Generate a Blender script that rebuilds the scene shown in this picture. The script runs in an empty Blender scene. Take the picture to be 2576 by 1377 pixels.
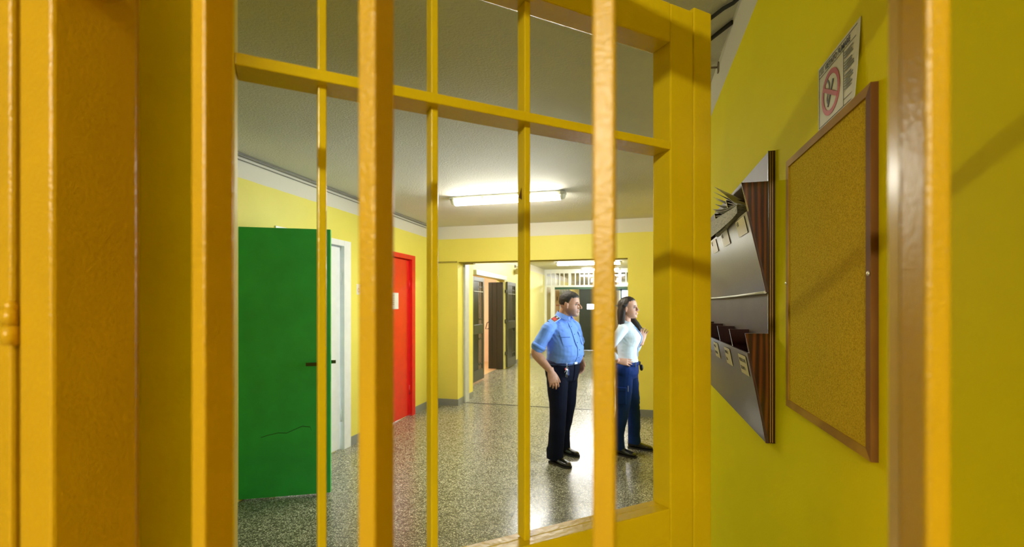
import bpy, bmesh, math, random
from mathutils import Vector, Matrix, noise, Euler
random.seed(7)
PI = math.pi
SC = bpy.context.scene
COL = SC.collection

# ------------------------------------------------------------------ camera maths
W, H, F = 2576.0, 1377.0, 1180.0
TH = math.radians(14.7)                 # camera turned left of the corridor axis (+Y)
CT, ST = math.cos(TH), math.sin(TH)
EYE = 1.57
HOR = 766.0

# ------------------------------------------------------------------ materials
def nt(name):
    m = bpy.data.materials.new(name); m.use_nodes = True
    t = m.node_tree
    b = t.nodes['Principled BSDF']
    return m, t, b

def tex_noise(t, scale, detail=3.0, rough=0.5, coord='Object', stretch=None):
    tc = t.nodes.new('ShaderNodeTexCoord')
    n = t.nodes.new('ShaderNodeTexNoise')
    n.inputs['Scale'].default_value = scale
    n.inputs['Detail'].default_value = detail
    n.inputs['Roughness'].default_value = rough
    if stretch:
        mp = t.nodes.new('ShaderNodeMapping'); mp.inputs['Scale'].default_value = stretch
        t.links.new(tc.outputs[coord], mp.inputs['Vector']); t.links.new(mp.outputs['Vector'], n.inputs['Vector'])
    else:
        t.links.new(tc.outputs[coord], n.inputs['Vector'])
    return n

def ramp(t, src, stops):
    r = t.nodes.new('ShaderNodeValToRGB')
    e = r.color_ramp.elements
    while len(e) > 1: e.remove(e[0])
    e[0].position = stops[0][0]; e[0].color = (*stops[0][1], 1)
    for p, c in stops[1:]:
        x = e.new(p); x.color = (*c, 1)
    t.links.new(src, r.inputs['Fac'])
    return r

def bump(t, b, src, strength, dist=0.01):
    bp = t.nodes.new('ShaderNodeBump')
    bp.inputs['Strength'].default_value = strength
    bp.inputs['Distance'].default_value = dist
    t.links.new(src, bp.inputs['Height'])
    t.links.new(bp.outputs['Normal'], b.inputs['Normal'])
    return bp

def simple(name, col, rough=0.5, metal=0.0, var=0.06, nscale=12.0, bstr=0.0, bscale=80.0, bdist=0.004, spec=0.5, coat=0.0):
    m, t, b = nt(name)
    n = tex_noise(t, nscale)
    lo = tuple(max(0, c * (1 - var)) for c in col); hi = tuple(min(1, c * (1 + var)) for c in col)
    r = ramp(t, n.outputs['Fac'], [(0.3, lo), (0.7, hi)])
    t.links.new(r.outputs['Color'], b.inputs['Base Color'])
    b.inputs['Roughness'].default_value = rough
    b.inputs['Metallic'].default_value = metal
    b.inputs['Specular IOR Level'].default_value = spec
    if coat: b.inputs['Coat Weight'].default_value = coat; b.inputs['Coat Roughness'].default_value = 0.08
    if bstr:
        n2 = tex_noise(t, bscale, 2.0)
        bump(t, b, n2.outputs['Fac'], bstr, bdist)
    return m

def emis(name, col, strength):
    m, t, b = nt(name)
    b.inputs['Base Color'].default_value = (0.8, 0.8, 0.8, 1)
    b.inputs['Emission Color'].default_value = (*col, 1)
    b.inputs['Emission Strength'].default_value = strength
    return m

def wall_paint(name, low, high, zsplit, rough=0.45, spec=0.3):
    """plaster painted in one colour up to a height and off-white above it"""
    m, t, b = nt(name)
    tc = t.nodes.new('ShaderNodeTexCoord')
    sp = t.nodes.new('ShaderNodeSeparateXYZ'); t.links.new(tc.outputs['Object'], sp.inputs[0])
    n = tex_noise(t, 1.6, 4.0)
    va = ramp(t, n.outputs['Fac'], [(0.3, tuple(c * 0.95 for c in low)), (0.7, tuple(min(1, c * 1.04) for c in low))])
    n3 = tex_noise(t, 9.0, 2.0)
    add = t.nodes.new('ShaderNodeMath'); add.operation = 'MULTIPLY_ADD'
    add.inputs[1].default_value = 0.008; t.links.new(n3.outputs['Fac'], add.inputs[0]); t.links.new(sp.outputs['Z'], add.inputs[2])
    cmpn = t.nodes.new('ShaderNodeMath'); cmpn.operation = 'GREATER_THAN'; cmpn.inputs[1].default_value = zsplit
    t.links.new(add.outputs[0], cmpn.inputs[0])
    mx = t.nodes.new('ShaderNodeMix'); mx.data_type = 'RGBA'
    t.links.new(cmpn.outputs[0], mx.inputs['Factor'])
    t.links.new(va.outputs['Color'], mx.inputs['A']); mx.inputs['B'].default_value = (*high, 1)
    t.links.new(mx.outputs['Result'], b.inputs['Base Color'])
    b.inputs['Roughness'].default_value = rough; b.inputs['Specular IOR Level'].default_value = spec
    n2 = tex_noise(t, 140.0, 3.0)
    bump(t, b, n2.outputs['Fac'], 0.18, 0.003)
    return m

def gate_paint(name, col, rough=0.3, bs=95.0, bd=.002, bst=.35):
    m, t, b = nt(name)
    n = tex_noise(t, 7.0, 4.0)
    r = ramp(t, n.outputs['Fac'], [(0.25, tuple(c * 0.9 for c in col)), (0.75, tuple(min(1, c * 1.06) for c in col))])
    # a few rubbed, grubby specks
    n3 = tex_noise(t, 38.0, 6.0, 0.7)
    r3 = ramp(t, n3.outputs['Fac'], [(0.70, (1, 1, 1)), (0.78, (0.55, 0.45, 0.35))])
    mx = t.nodes.new('ShaderNodeMix'); mx.data_type = 'RGBA'; mx.blend_type = 'MULTIPLY'; mx.inputs['Factor'].default_value = 0.5
    t.links.new(r.outputs['Color'], mx.inputs['A']); t.links.new(r3.outputs['Color'], mx.inputs['B'])
    t.links.new(mx.outputs['Result'], b.inputs['Base Color'])
    b.inputs['Roughness'].default_value = rough
    n2 = tex_noise(t, bs, 2.0)
    bump(t, b, n2.outputs['Fac'], bst, bd)
    return m

def terrazzo(name):
    m, t, b = nt(name)
    tc = t.nodes.new('ShaderNodeTexCoord')
    v = t.nodes.new('ShaderNodeTexVoronoi'); v.feature = 'DISTANCE_TO_EDGE'; v.inputs['Scale'].default_value = 68.0
    v2 = t.nodes.new('ShaderNodeTexVoronoi'); v2.inputs['Scale'].default_value = 68.0
    nn = t.nodes.new('ShaderNodeTexNoise'); nn.inputs['Scale'].default_value = 30.0
    mp = t.nodes.new('ShaderNodeVectorMath'); mp.operation = 'MULTIPLY_ADD'
    mp.inputs[1].default_value = (0.02, 0.02, 0.0)
    t.links.new(tc.outputs['Object'], nn.inputs['Vector'])
    t.links.new(nn.outputs['Color'], mp.inputs[0]); t.links.new(tc.outputs['Object'], mp.inputs[2])
    t.links.new(mp.outputs[0], v.inputs['Vector']); t.links.new(mp.outputs[0], v2.inputs['Vector'])
    edge = ramp(t, v.outputs['Distance'], [(0.06, (0, 0, 0)), (0.20, (1, 1, 1))])
    sepc = t.nodes.new('ShaderNodeSeparateColor'); t.links.new(v2.outputs['Color'], sepc.inputs[0])
    chip = ramp(t, sepc.outputs[0], [(0.0, (0.12, 0.118, 0.075)), (0.10, (0.18, 0.175, 0.115)), (0.16, (0.36, 0.35, 0.24)), (0.6, (0.56, 0.54, 0.38)), (1.0, (0.74, 0.71, 0.54))])
    mx = t.nodes.new('ShaderNodeMix'); mx.data_type = 'RGBA'
    mx.inputs['A'].default_value = (0.10, 0.10, 0.062, 1)
    t.links.new(edge.outputs['Color'], mx.inputs['Factor']); t.links.new(chip.outputs['Color'], mx.inputs['B'])
    # slab joints
    br = t.nodes.new('ShaderNodeTexBrick'); br.offset = 0.0
    br.inputs['Scale'].default_value = 1.0; br.inputs['Mortar Size'].default_value = 0.0022
    br.inputs['Brick Width'].default_value = 0.8; br.inputs['Row Height'].default_value = 0.8
    br.inputs['Color1'].default_value = br.inputs['Color2'].default_value = (1, 1, 1, 1); br.inputs['Mortar'].default_value = (0.35, 0.33, 0.3, 1)
    mb = t.nodes.new('ShaderNodeMapping'); mb.inputs['Location'].default_value = (0.08, 0.25, 0)
    t.links.new(tc.outputs['Object'], mb.inputs['Vector']); t.links.new(mb.outputs['Vector'], br.inputs['Vector'])
    mj = t.nodes.new('ShaderNodeMix'); mj.data_type = 'RGBA'; mj.blend_type = 'MULTIPLY'; mj.inputs['Factor'].default_value = 1.0
    t.links.new(mx.outputs['Result'], mj.inputs['A']); t.links.new(br.outputs['Color'], mj.inputs['B'])
    t.links.new(mj.outputs['Result'], b.inputs['Base Color'])
    b.inputs['Roughness'].default_value = 0.17
    b.inputs['Specular IOR Level'].default_value = 0.75
    n2 = tex_noise(t, 5.0, 3.0)
    rr = ramp(t, n2.outputs['Fac'], [(0.3, (0.19,) * 3), (0.7, (0.27,) * 3)])
    t.links.new(rr.outputs['Color'], b.inputs['Roughness'])
    return m

def wood(name, dark, light, rough=0.22, scale=(2.0, 2.0, 0.25), wscale=9.0, dist=5.0, coat=0.6):
    m, t, b = nt(name)
    tc = t.nodes.new('ShaderNodeTexCoord')
    mp = t.nodes.new('ShaderNodeMapping'); mp.inputs['Scale'].default_value = scale
    w = t.nodes.new('ShaderNodeTexWave'); w.bands_direction = 'X'
    w.inputs['Scale'].default_value = wscale; w.inputs['Distortion'].default_value = dist; w.inputs['Detail'].default_value = 3.0
    t.links.new(tc.outputs['Object'], mp.inputs['Vector']); t.links.new(mp.outputs['Vector'], w.inputs['Vector'])
    r = ramp(t, w.outputs['Fac'], [(0.0, dark), (0.55, tuple(d * .55 + l * .45 for d, l in zip(dark, light))), (1.0, light)])
    t.links.new(r.outputs['Color'], b.inputs['Base Color'])
    b.inputs['Roughness'].default_value = rough; b.inputs['Specular IOR Level'].default_value = .5 if coat else .12
    b.inputs['Coat Weight'].default_value = coat; b.inputs['Coat Roughness'].default_value = 0.12
    return m

def cork(name):
    m, t, b = nt(name)
    n = tex_noise(t, 400.0, 4.0, 0.7)
    r = ramp(t, n.outputs['Fac'], [(0.33, (0.30, 0.18, 0.006)), (0.47, (0.62, 0.42, 0.014)), (0.60, (0.74, 0.52, 0.02)), (0.72, (0.85, 0.68, 0.09))])
    t.links.new(r.outputs['Color'], b.inputs['Base Color'])
    b.inputs['Roughness'].default_value = 0.9; b.inputs['Specular IOR Level'].default_value = 0.05
    bump(t, b, n.outputs['Fac'], 0.2, 0.0015)
    return m

M = {}
M['front_paint'] = gate_paint('yellow_gloss_paint_near', (0.60, 0.335, 0.006), 0.32, 330.0, .0012, .5)
M['gate_paint'] = gate_paint('yellow_gloss_paint_gate', (0.67, 0.475, 0.006), 0.27)
YEL, WHT = (0.80, 0.71, 0.13), (0.70, 0.67, 0.58)
M['wall'] = wall_paint('yellow_wall_paint', YEL, WHT, 2.585)
M['wall_r'] = wall_paint('yellow_wall_paint_side', (0.86, 0.745, 0.004), WHT, 2.60, 0.7, 0.04)
M['wall_pink'] = wall_paint('pale_pink_wall_paint', (0.82, 0.66, 0.54), WHT, 2.6)
M['wall_dim'] = simple('peach_wall_paint', (0.78, 0.60, 0.36), 0.6)
M['wall_dull'] = simple('dull_grey_green_wall', (0.16, 0.15, 0.09), .6)
M['wall_pale'] = wall_paint('pale_yellow_wall_paint', (0.80, 0.755, 0.30), WHT, 2.585)
M['floor'] = terrazzo('terrazzo')
M['floor_tile'] = simple('floor_tiles_warm_light', (0.62, 0.42, 0.2), 0.3)  # orange tint puts the warm light on this floor into its colour
mc, tcx, bc = nt('rough_plaster_ceiling')
_n = tex_noise(tcx, 70.0, 5.0, 0.65)
_n2 = tex_noise(tcx, 1.2, 3.0)
_r = ramp(tcx, _n2.outputs['Fac'], [(0.3, (0.64, 0.62, 0.56)), (0.7, (0.71, 0.69, 0.62))])
tcx.links.new(_r.outputs['Color'], bc.inputs['Base Color']); bc.inputs['Roughness'].default_value = 0.8
bump(tcx, bc, _n.outputs['Fac'], 0.7, 0.012)
M['ceiling'] = mc
M['grey_base'] = simple('grey_baseboard_paint', (0.24, 0.25, 0.24), 0.4)
M['white'] = simple('white_door_paint', (0.84, 0.85, 0.86), 0.32, var=.03)
M['white_frame'] = simple('white_screen_paint', (0.78, 0.80, 0.79), 0.35, var=.03)
M['red'] = simple('red_door_paint', (0.74, 0.016, 0.014), 0.28, var=.05)
M['green'] = simple('green_door_paint', (0.035, 0.50, 0.095), 0.33, var=.10, nscale=5.0)
M['handle'] = simple('dark_bronze_handle', (0.07, 0.075, 0.03), 0.35, 0.6)
M['steel'] = simple('brushed_steel', (0.55, 0.56, 0.55), 0.35, 0.8)
M['dark_steel'] = simple('dark_green_grey_steel', (0.060, 0.062, 0.040), 0.33)
M['dark_panel'] = simple('dark_panel', (0.022, 0.022, 0.012), 0.3)
M['brown_door'] = simple('dark_brown_door', (0.020, 0.017, 0.005), 0.5)
M['beam'] = simple('light_grey_beam', (0.55, 0.57, 0.55), 0.4)
M['lamp_body'] = simple('lamp_housing_grey', (0.40, 0.40, 0.34), 0.5)
M['lamp_cap'] = simple('lamp_end_cap', (0.62, 0.60, 0.45), 0.4)
M['lamp_warm'] = emis('lamp_diffuser', (1.0, 0.96, 0.82), 25.0)
M['lamp_near'] = emis('lamp_diffuser_near', (1.0, 0.96, 0.78), 71.0)
M['lamp_cool'] = emis('lamp_diffuser_corridor', (1.0, 0.99, 0.96), 34.0)
M['lamp_room'] = emis('lamp_diffuser_room', (1.0, 0.88, 0.74), 30.0)
M['lamp_weak'] = emis('lamp_diffuser_weak', (1.0, 0.98, 0.95), 9.0)
M['lamp_far'] = emis('lamp_diffuser_lobby', (1.0, 0.95, 0.85), 40.0)
M['cable'] = simple('black_cable', (0.012, 0.012, 0.014), 0.5)
M['conduit'] = simple('grey_conduit', (0.20, 0.19, 0.16), 0.5)
M['wire'] = simple('thin_wire', (0.16, 0.12, 0.06), 0.5)
M['wood_frame'] = wood('varnished_pine_frame', (0.34, 0.18, 0.010), (0.50, 0.29, 0.02), 0.65, (1.5, 1.5, 1.5), 4.0, 6.0, 0.0)
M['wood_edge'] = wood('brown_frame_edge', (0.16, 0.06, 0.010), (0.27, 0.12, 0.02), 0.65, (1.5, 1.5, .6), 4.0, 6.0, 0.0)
M['cork'] = cork('cork_sheet')
M['mahogany'] = wood('varnished_mahogany', (0.022, 0.0025, 0.001), (0.15, 0.036, 0.004), 0.25, (6.0, 1.0, 0.45), 3.0, 8.0)
M['dark_wood'] = simple('dark_varnished_board', (0.035, 0.006, 0.004), 0.25, coat=.6)
M['front_board'] = simple('glossy_brown_board', (0.060, 0.027, 0.022), 0.31, var=.12, nscale=7, bstr=.25, bscale=160, bdist=.001, coat=.12)
M['back_board'] = simple('brown_back_board', (0.085, 0.048, 0.038), 0.5, var=.12, nscale=7, bstr=.25, bscale=160, bdist=.001, spec=.3)
M['ply_edge'] = simple('bare_ply_edge', (0.42, 0.22, 0.03), 0.45)
M['strip'] = simple('white_edge_strip', (0.62, 0.60, 0.56), 0.3)
M['label'] = simple('label_card', (0.62, 0.53, 0.27), 0.4)
M['paper'] = simple('white_paper', (0.74, 0.73, 0.68), 0.6, var=.02)
M['news'] = None
M['ink'] = simple('black_ink', (0.025, 0.025, 0.025), 0.6)
M['ink_grey'] = simple('grey_ink', (0.16, 0.16, 0.16), 0.6)
M['sign_red'] = simple('sign_red', (0.50, 0.030, 0.014), 0.5)
M['screw'] = simple('zinc_screw', (0.75, 0.72, 0.65), 0.3, 0.5)
M['brown_mark'] = simple('dark_brown_mark', (0.10, 0.035, 0.006), 0.6)
mn, tn_, bn = nt('newsprint')
_w = tex_noise(tn_, 60.0, 3.0, .6, 'Object', (1.0, 1.0, 9.0))
_r = ramp(tn_, _w.outputs['Fac'], [(0.42, (0.30, 0.29, 0.27)), (0.50, (0.52, 0.50, 0.45)), (0.7, (0.60, 0.58, 0.53))])
tn_.links.new(_r.outputs['Color'], bn.inputs['Base Color']); bn.inputs['Roughness'].default_value = .7
M['news'] = mn
mg, tg, bg = nt('window_glass')
_o = tg.nodes['Material Output']; tg.nodes.remove(bg)
_tr = tg.nodes.new('ShaderNodeBsdfTransparent'); _tr.inputs['Color'].default_value = (0.93, 0.97, 0.98, 1)
_gl = tg.nodes.new('ShaderNodeBsdfGlossy'); _gl.inputs['Roughness'].default_value = 0.03
_fr = tg.nodes.new('ShaderNodeFresnel'); _fr.inputs['IOR'].default_value = 1.45
_mx = tg.nodes.new('ShaderNodeMixShader')
tg.links.new(_fr.outputs[0], _mx.inputs[0]); tg.links.new(_tr.outputs[0], _mx.inputs[1]); tg.links.new(_gl.outputs[0], _mx.inputs[2]); tg.links.new(_mx.outputs[0], _o.inputs['Surface'])
M['glass'] = mg

# ------------------------------------------------------------------ mesh builder
class MB:
    def __init__(s): s.bm = bmesh.new()
    def box(s, x0, x1, y0, y1, z0, z1, bev=0.0, mat=0):
        vs = [s.bm.verts.new((x, y, z)) for x in (x0, x1) for y in (y0, y1) for z in (z0, z1)]
        fs = []
        for q in ((0, 1, 3, 2), (4, 6, 7, 5), (0, 4, 5, 1), (2, 3, 7, 6), (0, 2, 6, 4), (1, 5, 7, 3)):
            f = s.bm.faces.new([vs[i] for i in q]); f.material_index = mat; fs.append(f)
        if bev:
            es = list({e for f in fs for e in f.edges})
            r = bmesh.ops.bevel(s.bm, geom=es, offset=bev, segments=2, profile=0.5, affect='EDGES')
            for f in r['faces']: f.material_index = mat
        return s
    def poly(s, pts, off, mat=0):
        """prism: polygon pts swept by vector off"""
        off = Vector(off)
        a = [s.bm.verts.new(p) for p in pts]; b = [s.bm.verts.new(Vector(p) + off) for p in pts]
        n = len(pts)
        fs = [s.bm.faces.new(a[::-1]), s.bm.faces.new(b)]
        for i in range(n): fs.append(s.bm.faces.new((a[i], a[(i + 1) % n], b[(i + 1) % n], b[i])))
        for f in fs: f.material_index = mat
        return s
    def tube(s, path, r, seg=10, cap=True, mat=0):
        path = [Vector(p) for p in path]
        rings = []
        up0 = None
        for i, p in enumerate(path):
            d = (path[min(i + 1, len(path) - 1)] - path[max(i - 1, 0)]).normalized()
            if up0 is None:
                up0 = Vector((0, 0, 1)) if abs(d.z) < .9 else Vector((1, 0, 0))
            a = d.cross(up0).normalized(); b = a.cross(d).normalized(); up0 = b
            rr = r[i] if isinstance(r, (list, tuple)) else r
            if not isinstance(rr, (list, tuple)): rr = (rr, rr)
            rings.append([s.bm.verts.new(p + a * rr[0] * math.cos(2 * PI * k / seg) + b * rr[1] * math.sin(2 * PI * k / seg)) for k in range(seg)])
        for i in range(len(rings) - 1):
            for k in range(seg):
                f = s.bm.faces.new((rings[i][k], rings[i][(k + 1) % seg], rings[i + 1][(k + 1) % seg], rings[i + 1][k])); f.material_index = mat; f.smooth = True
        if cap:
            s.bm.faces.new(rings[0][::-1]).material_index = mat; s.bm.faces.new(rings[-1]).material_index = mat
        return s
    def loft(s, rings, cap=True, mat=0):
        R = [[s.bm.verts.new(p) for p in ring] for ring in rings]
        n = len(R[0])
        for i in range(len(R) - 1):
            for k in range(n):
                f = s.bm.faces.new((R[i][k], R[i][(k + 1) % n], R[i + 1][(k + 1) % n], R[i + 1][k])); f.smooth = True; f.material_index = mat
        if cap:
            s.bm.faces.new(R[0][::-1]).material_index = mat; s.bm.faces.new(R[-1]).material_index = mat
        return s
    def ball(s, c, r, rot=None, seg=16, mat=0):
        if not isinstance(r, (list, tuple)): r = (r, r, r)
        mt = Matrix.Translation(c) @ (rot.to_4x4() if rot else Matrix.Identity(4)) @ Matrix.Diagonal((*r, 1))
        g = bmesh.ops.create_uvsphere(s.bm, u_segments=seg, v_segments=max(6, seg * 3 // 4), radius=1.0, matrix=mt)
        for v in g['verts']:
            for f in v.link_faces: f.smooth = True; f.material_index = mat
        return s
    def build(s, name, mats, parent=None, fix=True):
        if fix: bmesh.ops.recalc_face_normals(s.bm, faces=s.bm.faces)
        me = bpy.data.meshes.new(name); s.bm.to_mesh(me); s.bm.free()
        for m in (mats if isinstance(mats, (list, tuple)) else [mats]): me.materials.append(m)
        o = bpy.data.objects.new(name, me); COL.objects.link(o)
        if parent: o.parent = parent
        return o

def bx(name, m, x0, x1, y0, y1, z0, z1, parent=None, bev=0.0):
    return MB().box(x0, x1, y0, y1, z0, z1, bev).build(name, m, parent)

def tag(o, label=None, cat=None, group=None, kind=None):
    if label: o['label'] = label
    if cat: o['category'] = cat
    if group: o['group'] = group
    if kind: o['kind'] = kind
    return o

def empty(name, loc=(0, 0, 0), rz=0.0):
    o = bpy.data.objects.new(name, None); COL.objects.link(o); o.empty_display_size = .1
    o.location = loc; o.rotation_euler = (0, 0, rz); return o

def struct(name, m, boxes, label=None, parent=None):
    b = MB()
    for q in boxes: b.box(*q)
    return tag(b.build(name, m, parent), label, kind='structure')

def text_mesh(body, size, m, parent, name, org, xd, yd, align='LEFT', bold=0.0, squeeze=1.0):
    cu = bpy.data.curves.new(name, 'FONT'); cu.body = body; cu.size = size; cu.align_x = align
    cu.offset = bold; cu.extrude = 0.00012; cu.resolution_u = 3
    to = bpy.data.objects.new(name + '_tmp', cu); COL.objects.link(to)
    dg = bpy.context.evaluated_depsgraph_get(); dg.update()
    me = bpy.data.meshes.new_from_object(to.evaluated_get(dg))
    bpy.data.objects.remove(to); bpy.data.curves.remove(cu)
    xd = Vector(xd).normalized(); yd = Vector(yd).normalized(); zd = xd.cross(yd)
    mt = Matrix((( *(xd * squeeze), 0), (*yd, 0), (*zd, 0), (0, 0, 0, 1))).transposed(); mt.translation = Vector(org)
    me.transform(mt); me.materials.clear(); me.materials.append(m); me.name = name
    o = bpy.data.objects.new(name, me); COL.objects.link(o)
    if parent: o.parent = parent
    return o

# ------------------------------------------------------------------ the setting
XL, XR, ZC = -3.05, 0.40, 2.775
YF, YB = 6.80, 7.50          # the wall with the wide passage
YE = 16.1                    # screen at the end of the corridor
struct('floor', M['floor'], [(-3.25, 0.60, -5.2, 28, -0.12, 0.0)], 'speckled grey terrazzo floor')
struct('ceiling', M['ceiling'], [(-6.2, 0.60, -5.2, 28, ZC, ZC + .12)], 'rough plaster ceiling')
# left wall with its doorways
GY0, GY1 = 8.60, 10.90
opens = [(2.18, 3.03, 2.20), (3.53, 4.44, 2.20), (5.10, 6.04, 2.20), (GY0, GY1, 2.16)]
bxs = []; y = .28
for a, c, h in opens:
    bxs.append((XL - .2, XL, y, a, 0, ZC)); bxs.append((XL - .2, XL, a, c, h, ZC)); y = c
bxs.append((XL - .2, XL, y, 28, 0, ZC))
n_ = [q for q in bxs if q[2] < 7.2]; p_ = [q for q in bxs if q[2] >= 7.2]
q = n_.pop(); n_.append((q[0], q[1], q[2], 7.2, q[4], q[5])); p_.insert(0, (q[0], q[1], 7.2, q[3], q[4], q[5]))
struct('wall_corridor', M['wall_pale'], p_, 'paler yellow left wall of the corridor beyond the passage')
struct('wall_left', M['wall'], n_, 'long pale yellow left wall with a white band on top')
WY0, WY1 = 3.1, 5.5
struct('wall_right', M['wall_r'], [(XR, XR + .2, -5.2, WY0, 0, ZC), (XR, XR + .2, WY1, 28, 0, ZC), (XR, XR + .2, WY0, WY1, 0, .8), (XR, XR + .2, WY0, WY1, 2.3, ZC)], 'deep yellow right wall beside the camera')
struct('wall_far', M['wall'], [(XL, -2.65, YF, YB, 0, ZC), (-0.10, XR, YF, YB, 0, ZC), (-2.65, -0.10, YF, 7.12, 2.225, ZC)], 'yellow far wall with a wide passage')
struct('wall_back', M['wall_dull'], [(-2.8, XR, -5.4, -5.2, 0, ZC), (-2.8, -2.6, -5.2, .28, 0, ZC)], 'dull walls behind the camera')
struct('wall_partition', M['wall_r'], [(XL, -0.565, .285, .40, 0, ZC)], 'wall the front gate hangs on')
struct('wall_end', M['wall_dim'], [(XL, -2.95, 27.8, 28.0, 0, ZC), (-1.9, -0.81, 27.8, 28.0, 0, ZC), (-2.95, -1.9, 27.8, 28.0, 0, 1.0), (-2.95, -1.9, 27.8, 28.0, 1.9, ZC)], 'tan wall at the far end beyond the glazed screen')
struct('wall_side_room', M['wall_pink'], [(-5.4, -5.2, 8.2, 12.2, 0, ZC), (-5.2, XL - .2, 8.0, 8.2, 0, ZC), (-5.2, XL - .2, 12.2, 12.4, 0, ZC)], 'pale pink walls of the side room')
struct('floor_side_room', M['floor_tile'], [(-5.4, XL - .2, 8.0, 12.4, -0.12, 0.0)], 'tiled floor of the side room, tinted orange for warm light')
struct('wall_store', M['wall_dim'], [(-4.4, -4.2, 1.6, 3.6, 0, ZC), (-4.2, XL - .2, 1.6, 1.75, 0, ZC), (-4.2, XL - .2, 3.45, 3.6, 0, ZC)], 'walls of the room behind the green door')
struct('floor_store', M['floor_tile'], [(-4.4, XL - .2, 1.6, 3.6, -0.12, 0.0)], 'floor of the room behind the green door')
# grey skirting
struct('baseboard_left', M['grey_base'], [(XL, XL + .012, .40, 2.08, 0, .1), (XL, XL + .012, 3.1, 3.44, 0, .1), (XL, XL + .012, 4.565, 5.015, 0, .1), (XL, XL + .012, 6.135, YF, 0, .1),
        (XL, XL + .012, YB, GY0 - .02, 0, .1), (XL, XL + .012, 11.85, YE, 0, .1)], 'grey skirting along the left wall')
struct('baseboard_far', M['grey_base'], [(XL + .012, -2.638, YF - .012, YF, 0, .1), (-2.65, -2.638, YF, 7.03, 0, .1), (-2.65, -2.638, 7.23, YB, 0, .1), (-0.112, XR, YF - .012, YF, 0, .1), (-0.112, -0.10, YF, YB, 0, .1)], 'grey skirting of the far wall')
struct('baseboard_side_room', M['wall_dim'], [(-5.2, -5.185, 8.2, 12.2, 0, .1)], 'skirting of the side room')
# passage: metal jamb, lintel channel, floor track
struct('trim_1', M['beam'], [(-2.65, -2.615, 7.04, 7.22, 0, 2.222)], 'grey metal post standing in the passage')
struct('trim_2', simple('olive_channel', (0.33, 0.27, 0.05), .45), [(-2.65, -0.10, 6.86, 6.94, 2.213, 2.2255), (-2.62, -2.45, 6.95, 7.05, 2.20, 2.2255), (XL + .02, -2.66, YF - .02, YF, 2.215, 2.235)], 'olive metal channel under the passage head')
struct('trim_3', M['dark_panel'], [(-2.638, -0.112, 7.04, 7.065, 0, .004)], 'dark metal track set across the floor')

# ------------------------------------------------------------------ doors of the left wall
def wall_door(num, m, y0, y1, fy0, fy1, label, hinge_y, ftop=2.258):
    """leaf y0..y1 recessed in a flat frame fy0..fy1"""
    d = empty('door_%d' % num, (XL, (y0 + y1) / 2, 0))
    tag(d, label, kind='structure')
    cy = (y0 + y1) / 2
    lf = bx('door_leaf', m, -.07, -.03, y0 - cy, y1 - cy, .012, 2.185, d, .002)
    fr = MB()
    fr.box(-.09, .016, fy0 - cy, y0 - .012 - cy, 0, ftop, .003).box(-.09, .016, y1 + .012 - cy, fy1 - cy, 0, ftop, .003)
    fr.box(-.09, .016, y0 - .012 - cy, y1 + .012 - cy, 2.197, ftop, .003)
    fr.box(-.10, -.075, y0 - .012 - cy, y1 + .012 - cy, 2.12, 2.20)
    fr.build('door_frame', m, d)
    for z in (.30, 1.78):
        MB().tube([(-.024, hinge_y - cy, z), (-.024, hinge_y - cy, z + .13)], .009, 10).build('hinge', m, d)
    return d, cy
wd, wcy = wall_door(2, M['white'], 3.545, 4.425, 3.44, 4.56, 'white door in a white frame just past the green door', 4.432)
rd, rcy = wall_door(3, M['red'], 5.12, 6.02, 5.02, 6.13, 'red door in a red frame near the far left corner', 6.027)
for dd, cy, yy in ((wd, wcy, 3.62), (rd, rcy, 5.20)):
    h = MB(); h.box(-.03, -.024, yy - .02 - cy, yy + .02 - cy, .95, 1.13, .002); h.tube([(-.03, yy - cy, 1.05), (.02, yy - cy, 1.05), (.025, yy + .02 - cy, 1.05), (.025, yy + .12 - cy, 1.05)], .009, 10)
    h.build('door_handle', M['steel'], dd)

# green door standing open into the room
gd = empty('door_1', (XL - .005, 3.052, 0), math.atan2(.31, .615))
tag(gd, 'green door standing wide open on the left', kind='structure')
GWID = .697
bx('door_leaf', M['green'], 0, GWID, 0, .042, .014, 2.188, gd, .0025)
for side in (0, 1):
    h = MB(); y0 = -.006 if side == 0 else .042
    h.box(GWID - .085, GWID - .045, y0, y0 + .006, .95, 1.13, .002)
    yy = -.05 if side == 0 else .092
    h.tube([(GWID - .065, .0 if side == 0 else .042, 1.085), (GWID - .065, yy, 1.085)], .009, 10)
    xa, xb = (GWID - .065, GWID - .18) if side == 0 else (GWID - .072, GWID + .028)
    h.box(min(xa, xb), max(xa, xb), yy - .008, yy + .008, 1.07, 1.098, .003)
    h.build('door_handle', M['handle'], gd)
h = MB().box(GWID, GWID + .0015, .011, .031, .93, 1.15, 0).build('lock_plate', M['green'], gd)
# scuffs drawn low on the leaf: faint crayon lines
sc = MB()
pts = [(.17, .50), (.22, .515), (.30, .53), (.36, .525), (.42, .55), (.48, .575), (.54, .565), (.55, .535)]
for (a, c), (e, g) in zip(pts[:-1], pts[1:]):
    sc.poly([(a, -.0006, c - .003), (e, -.0006, g - .003), (e, -.0006, g + .003), (a, -.0006, c + .003)], (0, .0005, 0))
sc.build('scuff_mark', simple('dark_green_scuff', (0.012, 0.12, 0.03), .4), gd)
gf = MB(); gf.box(-.09, .016, -.95, -.86, 0, 2.25).box(-.09, .010, -.045, -.004, 0, 2.25).box(-.09, .010, -.86, -.045, 2.19, 2.25)
gfo = gf.build('trim_4', M['green']); gfo.location = (XL, 3.03, 0); tag(gfo, 'green frame of the open door', kind='structure')

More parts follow.
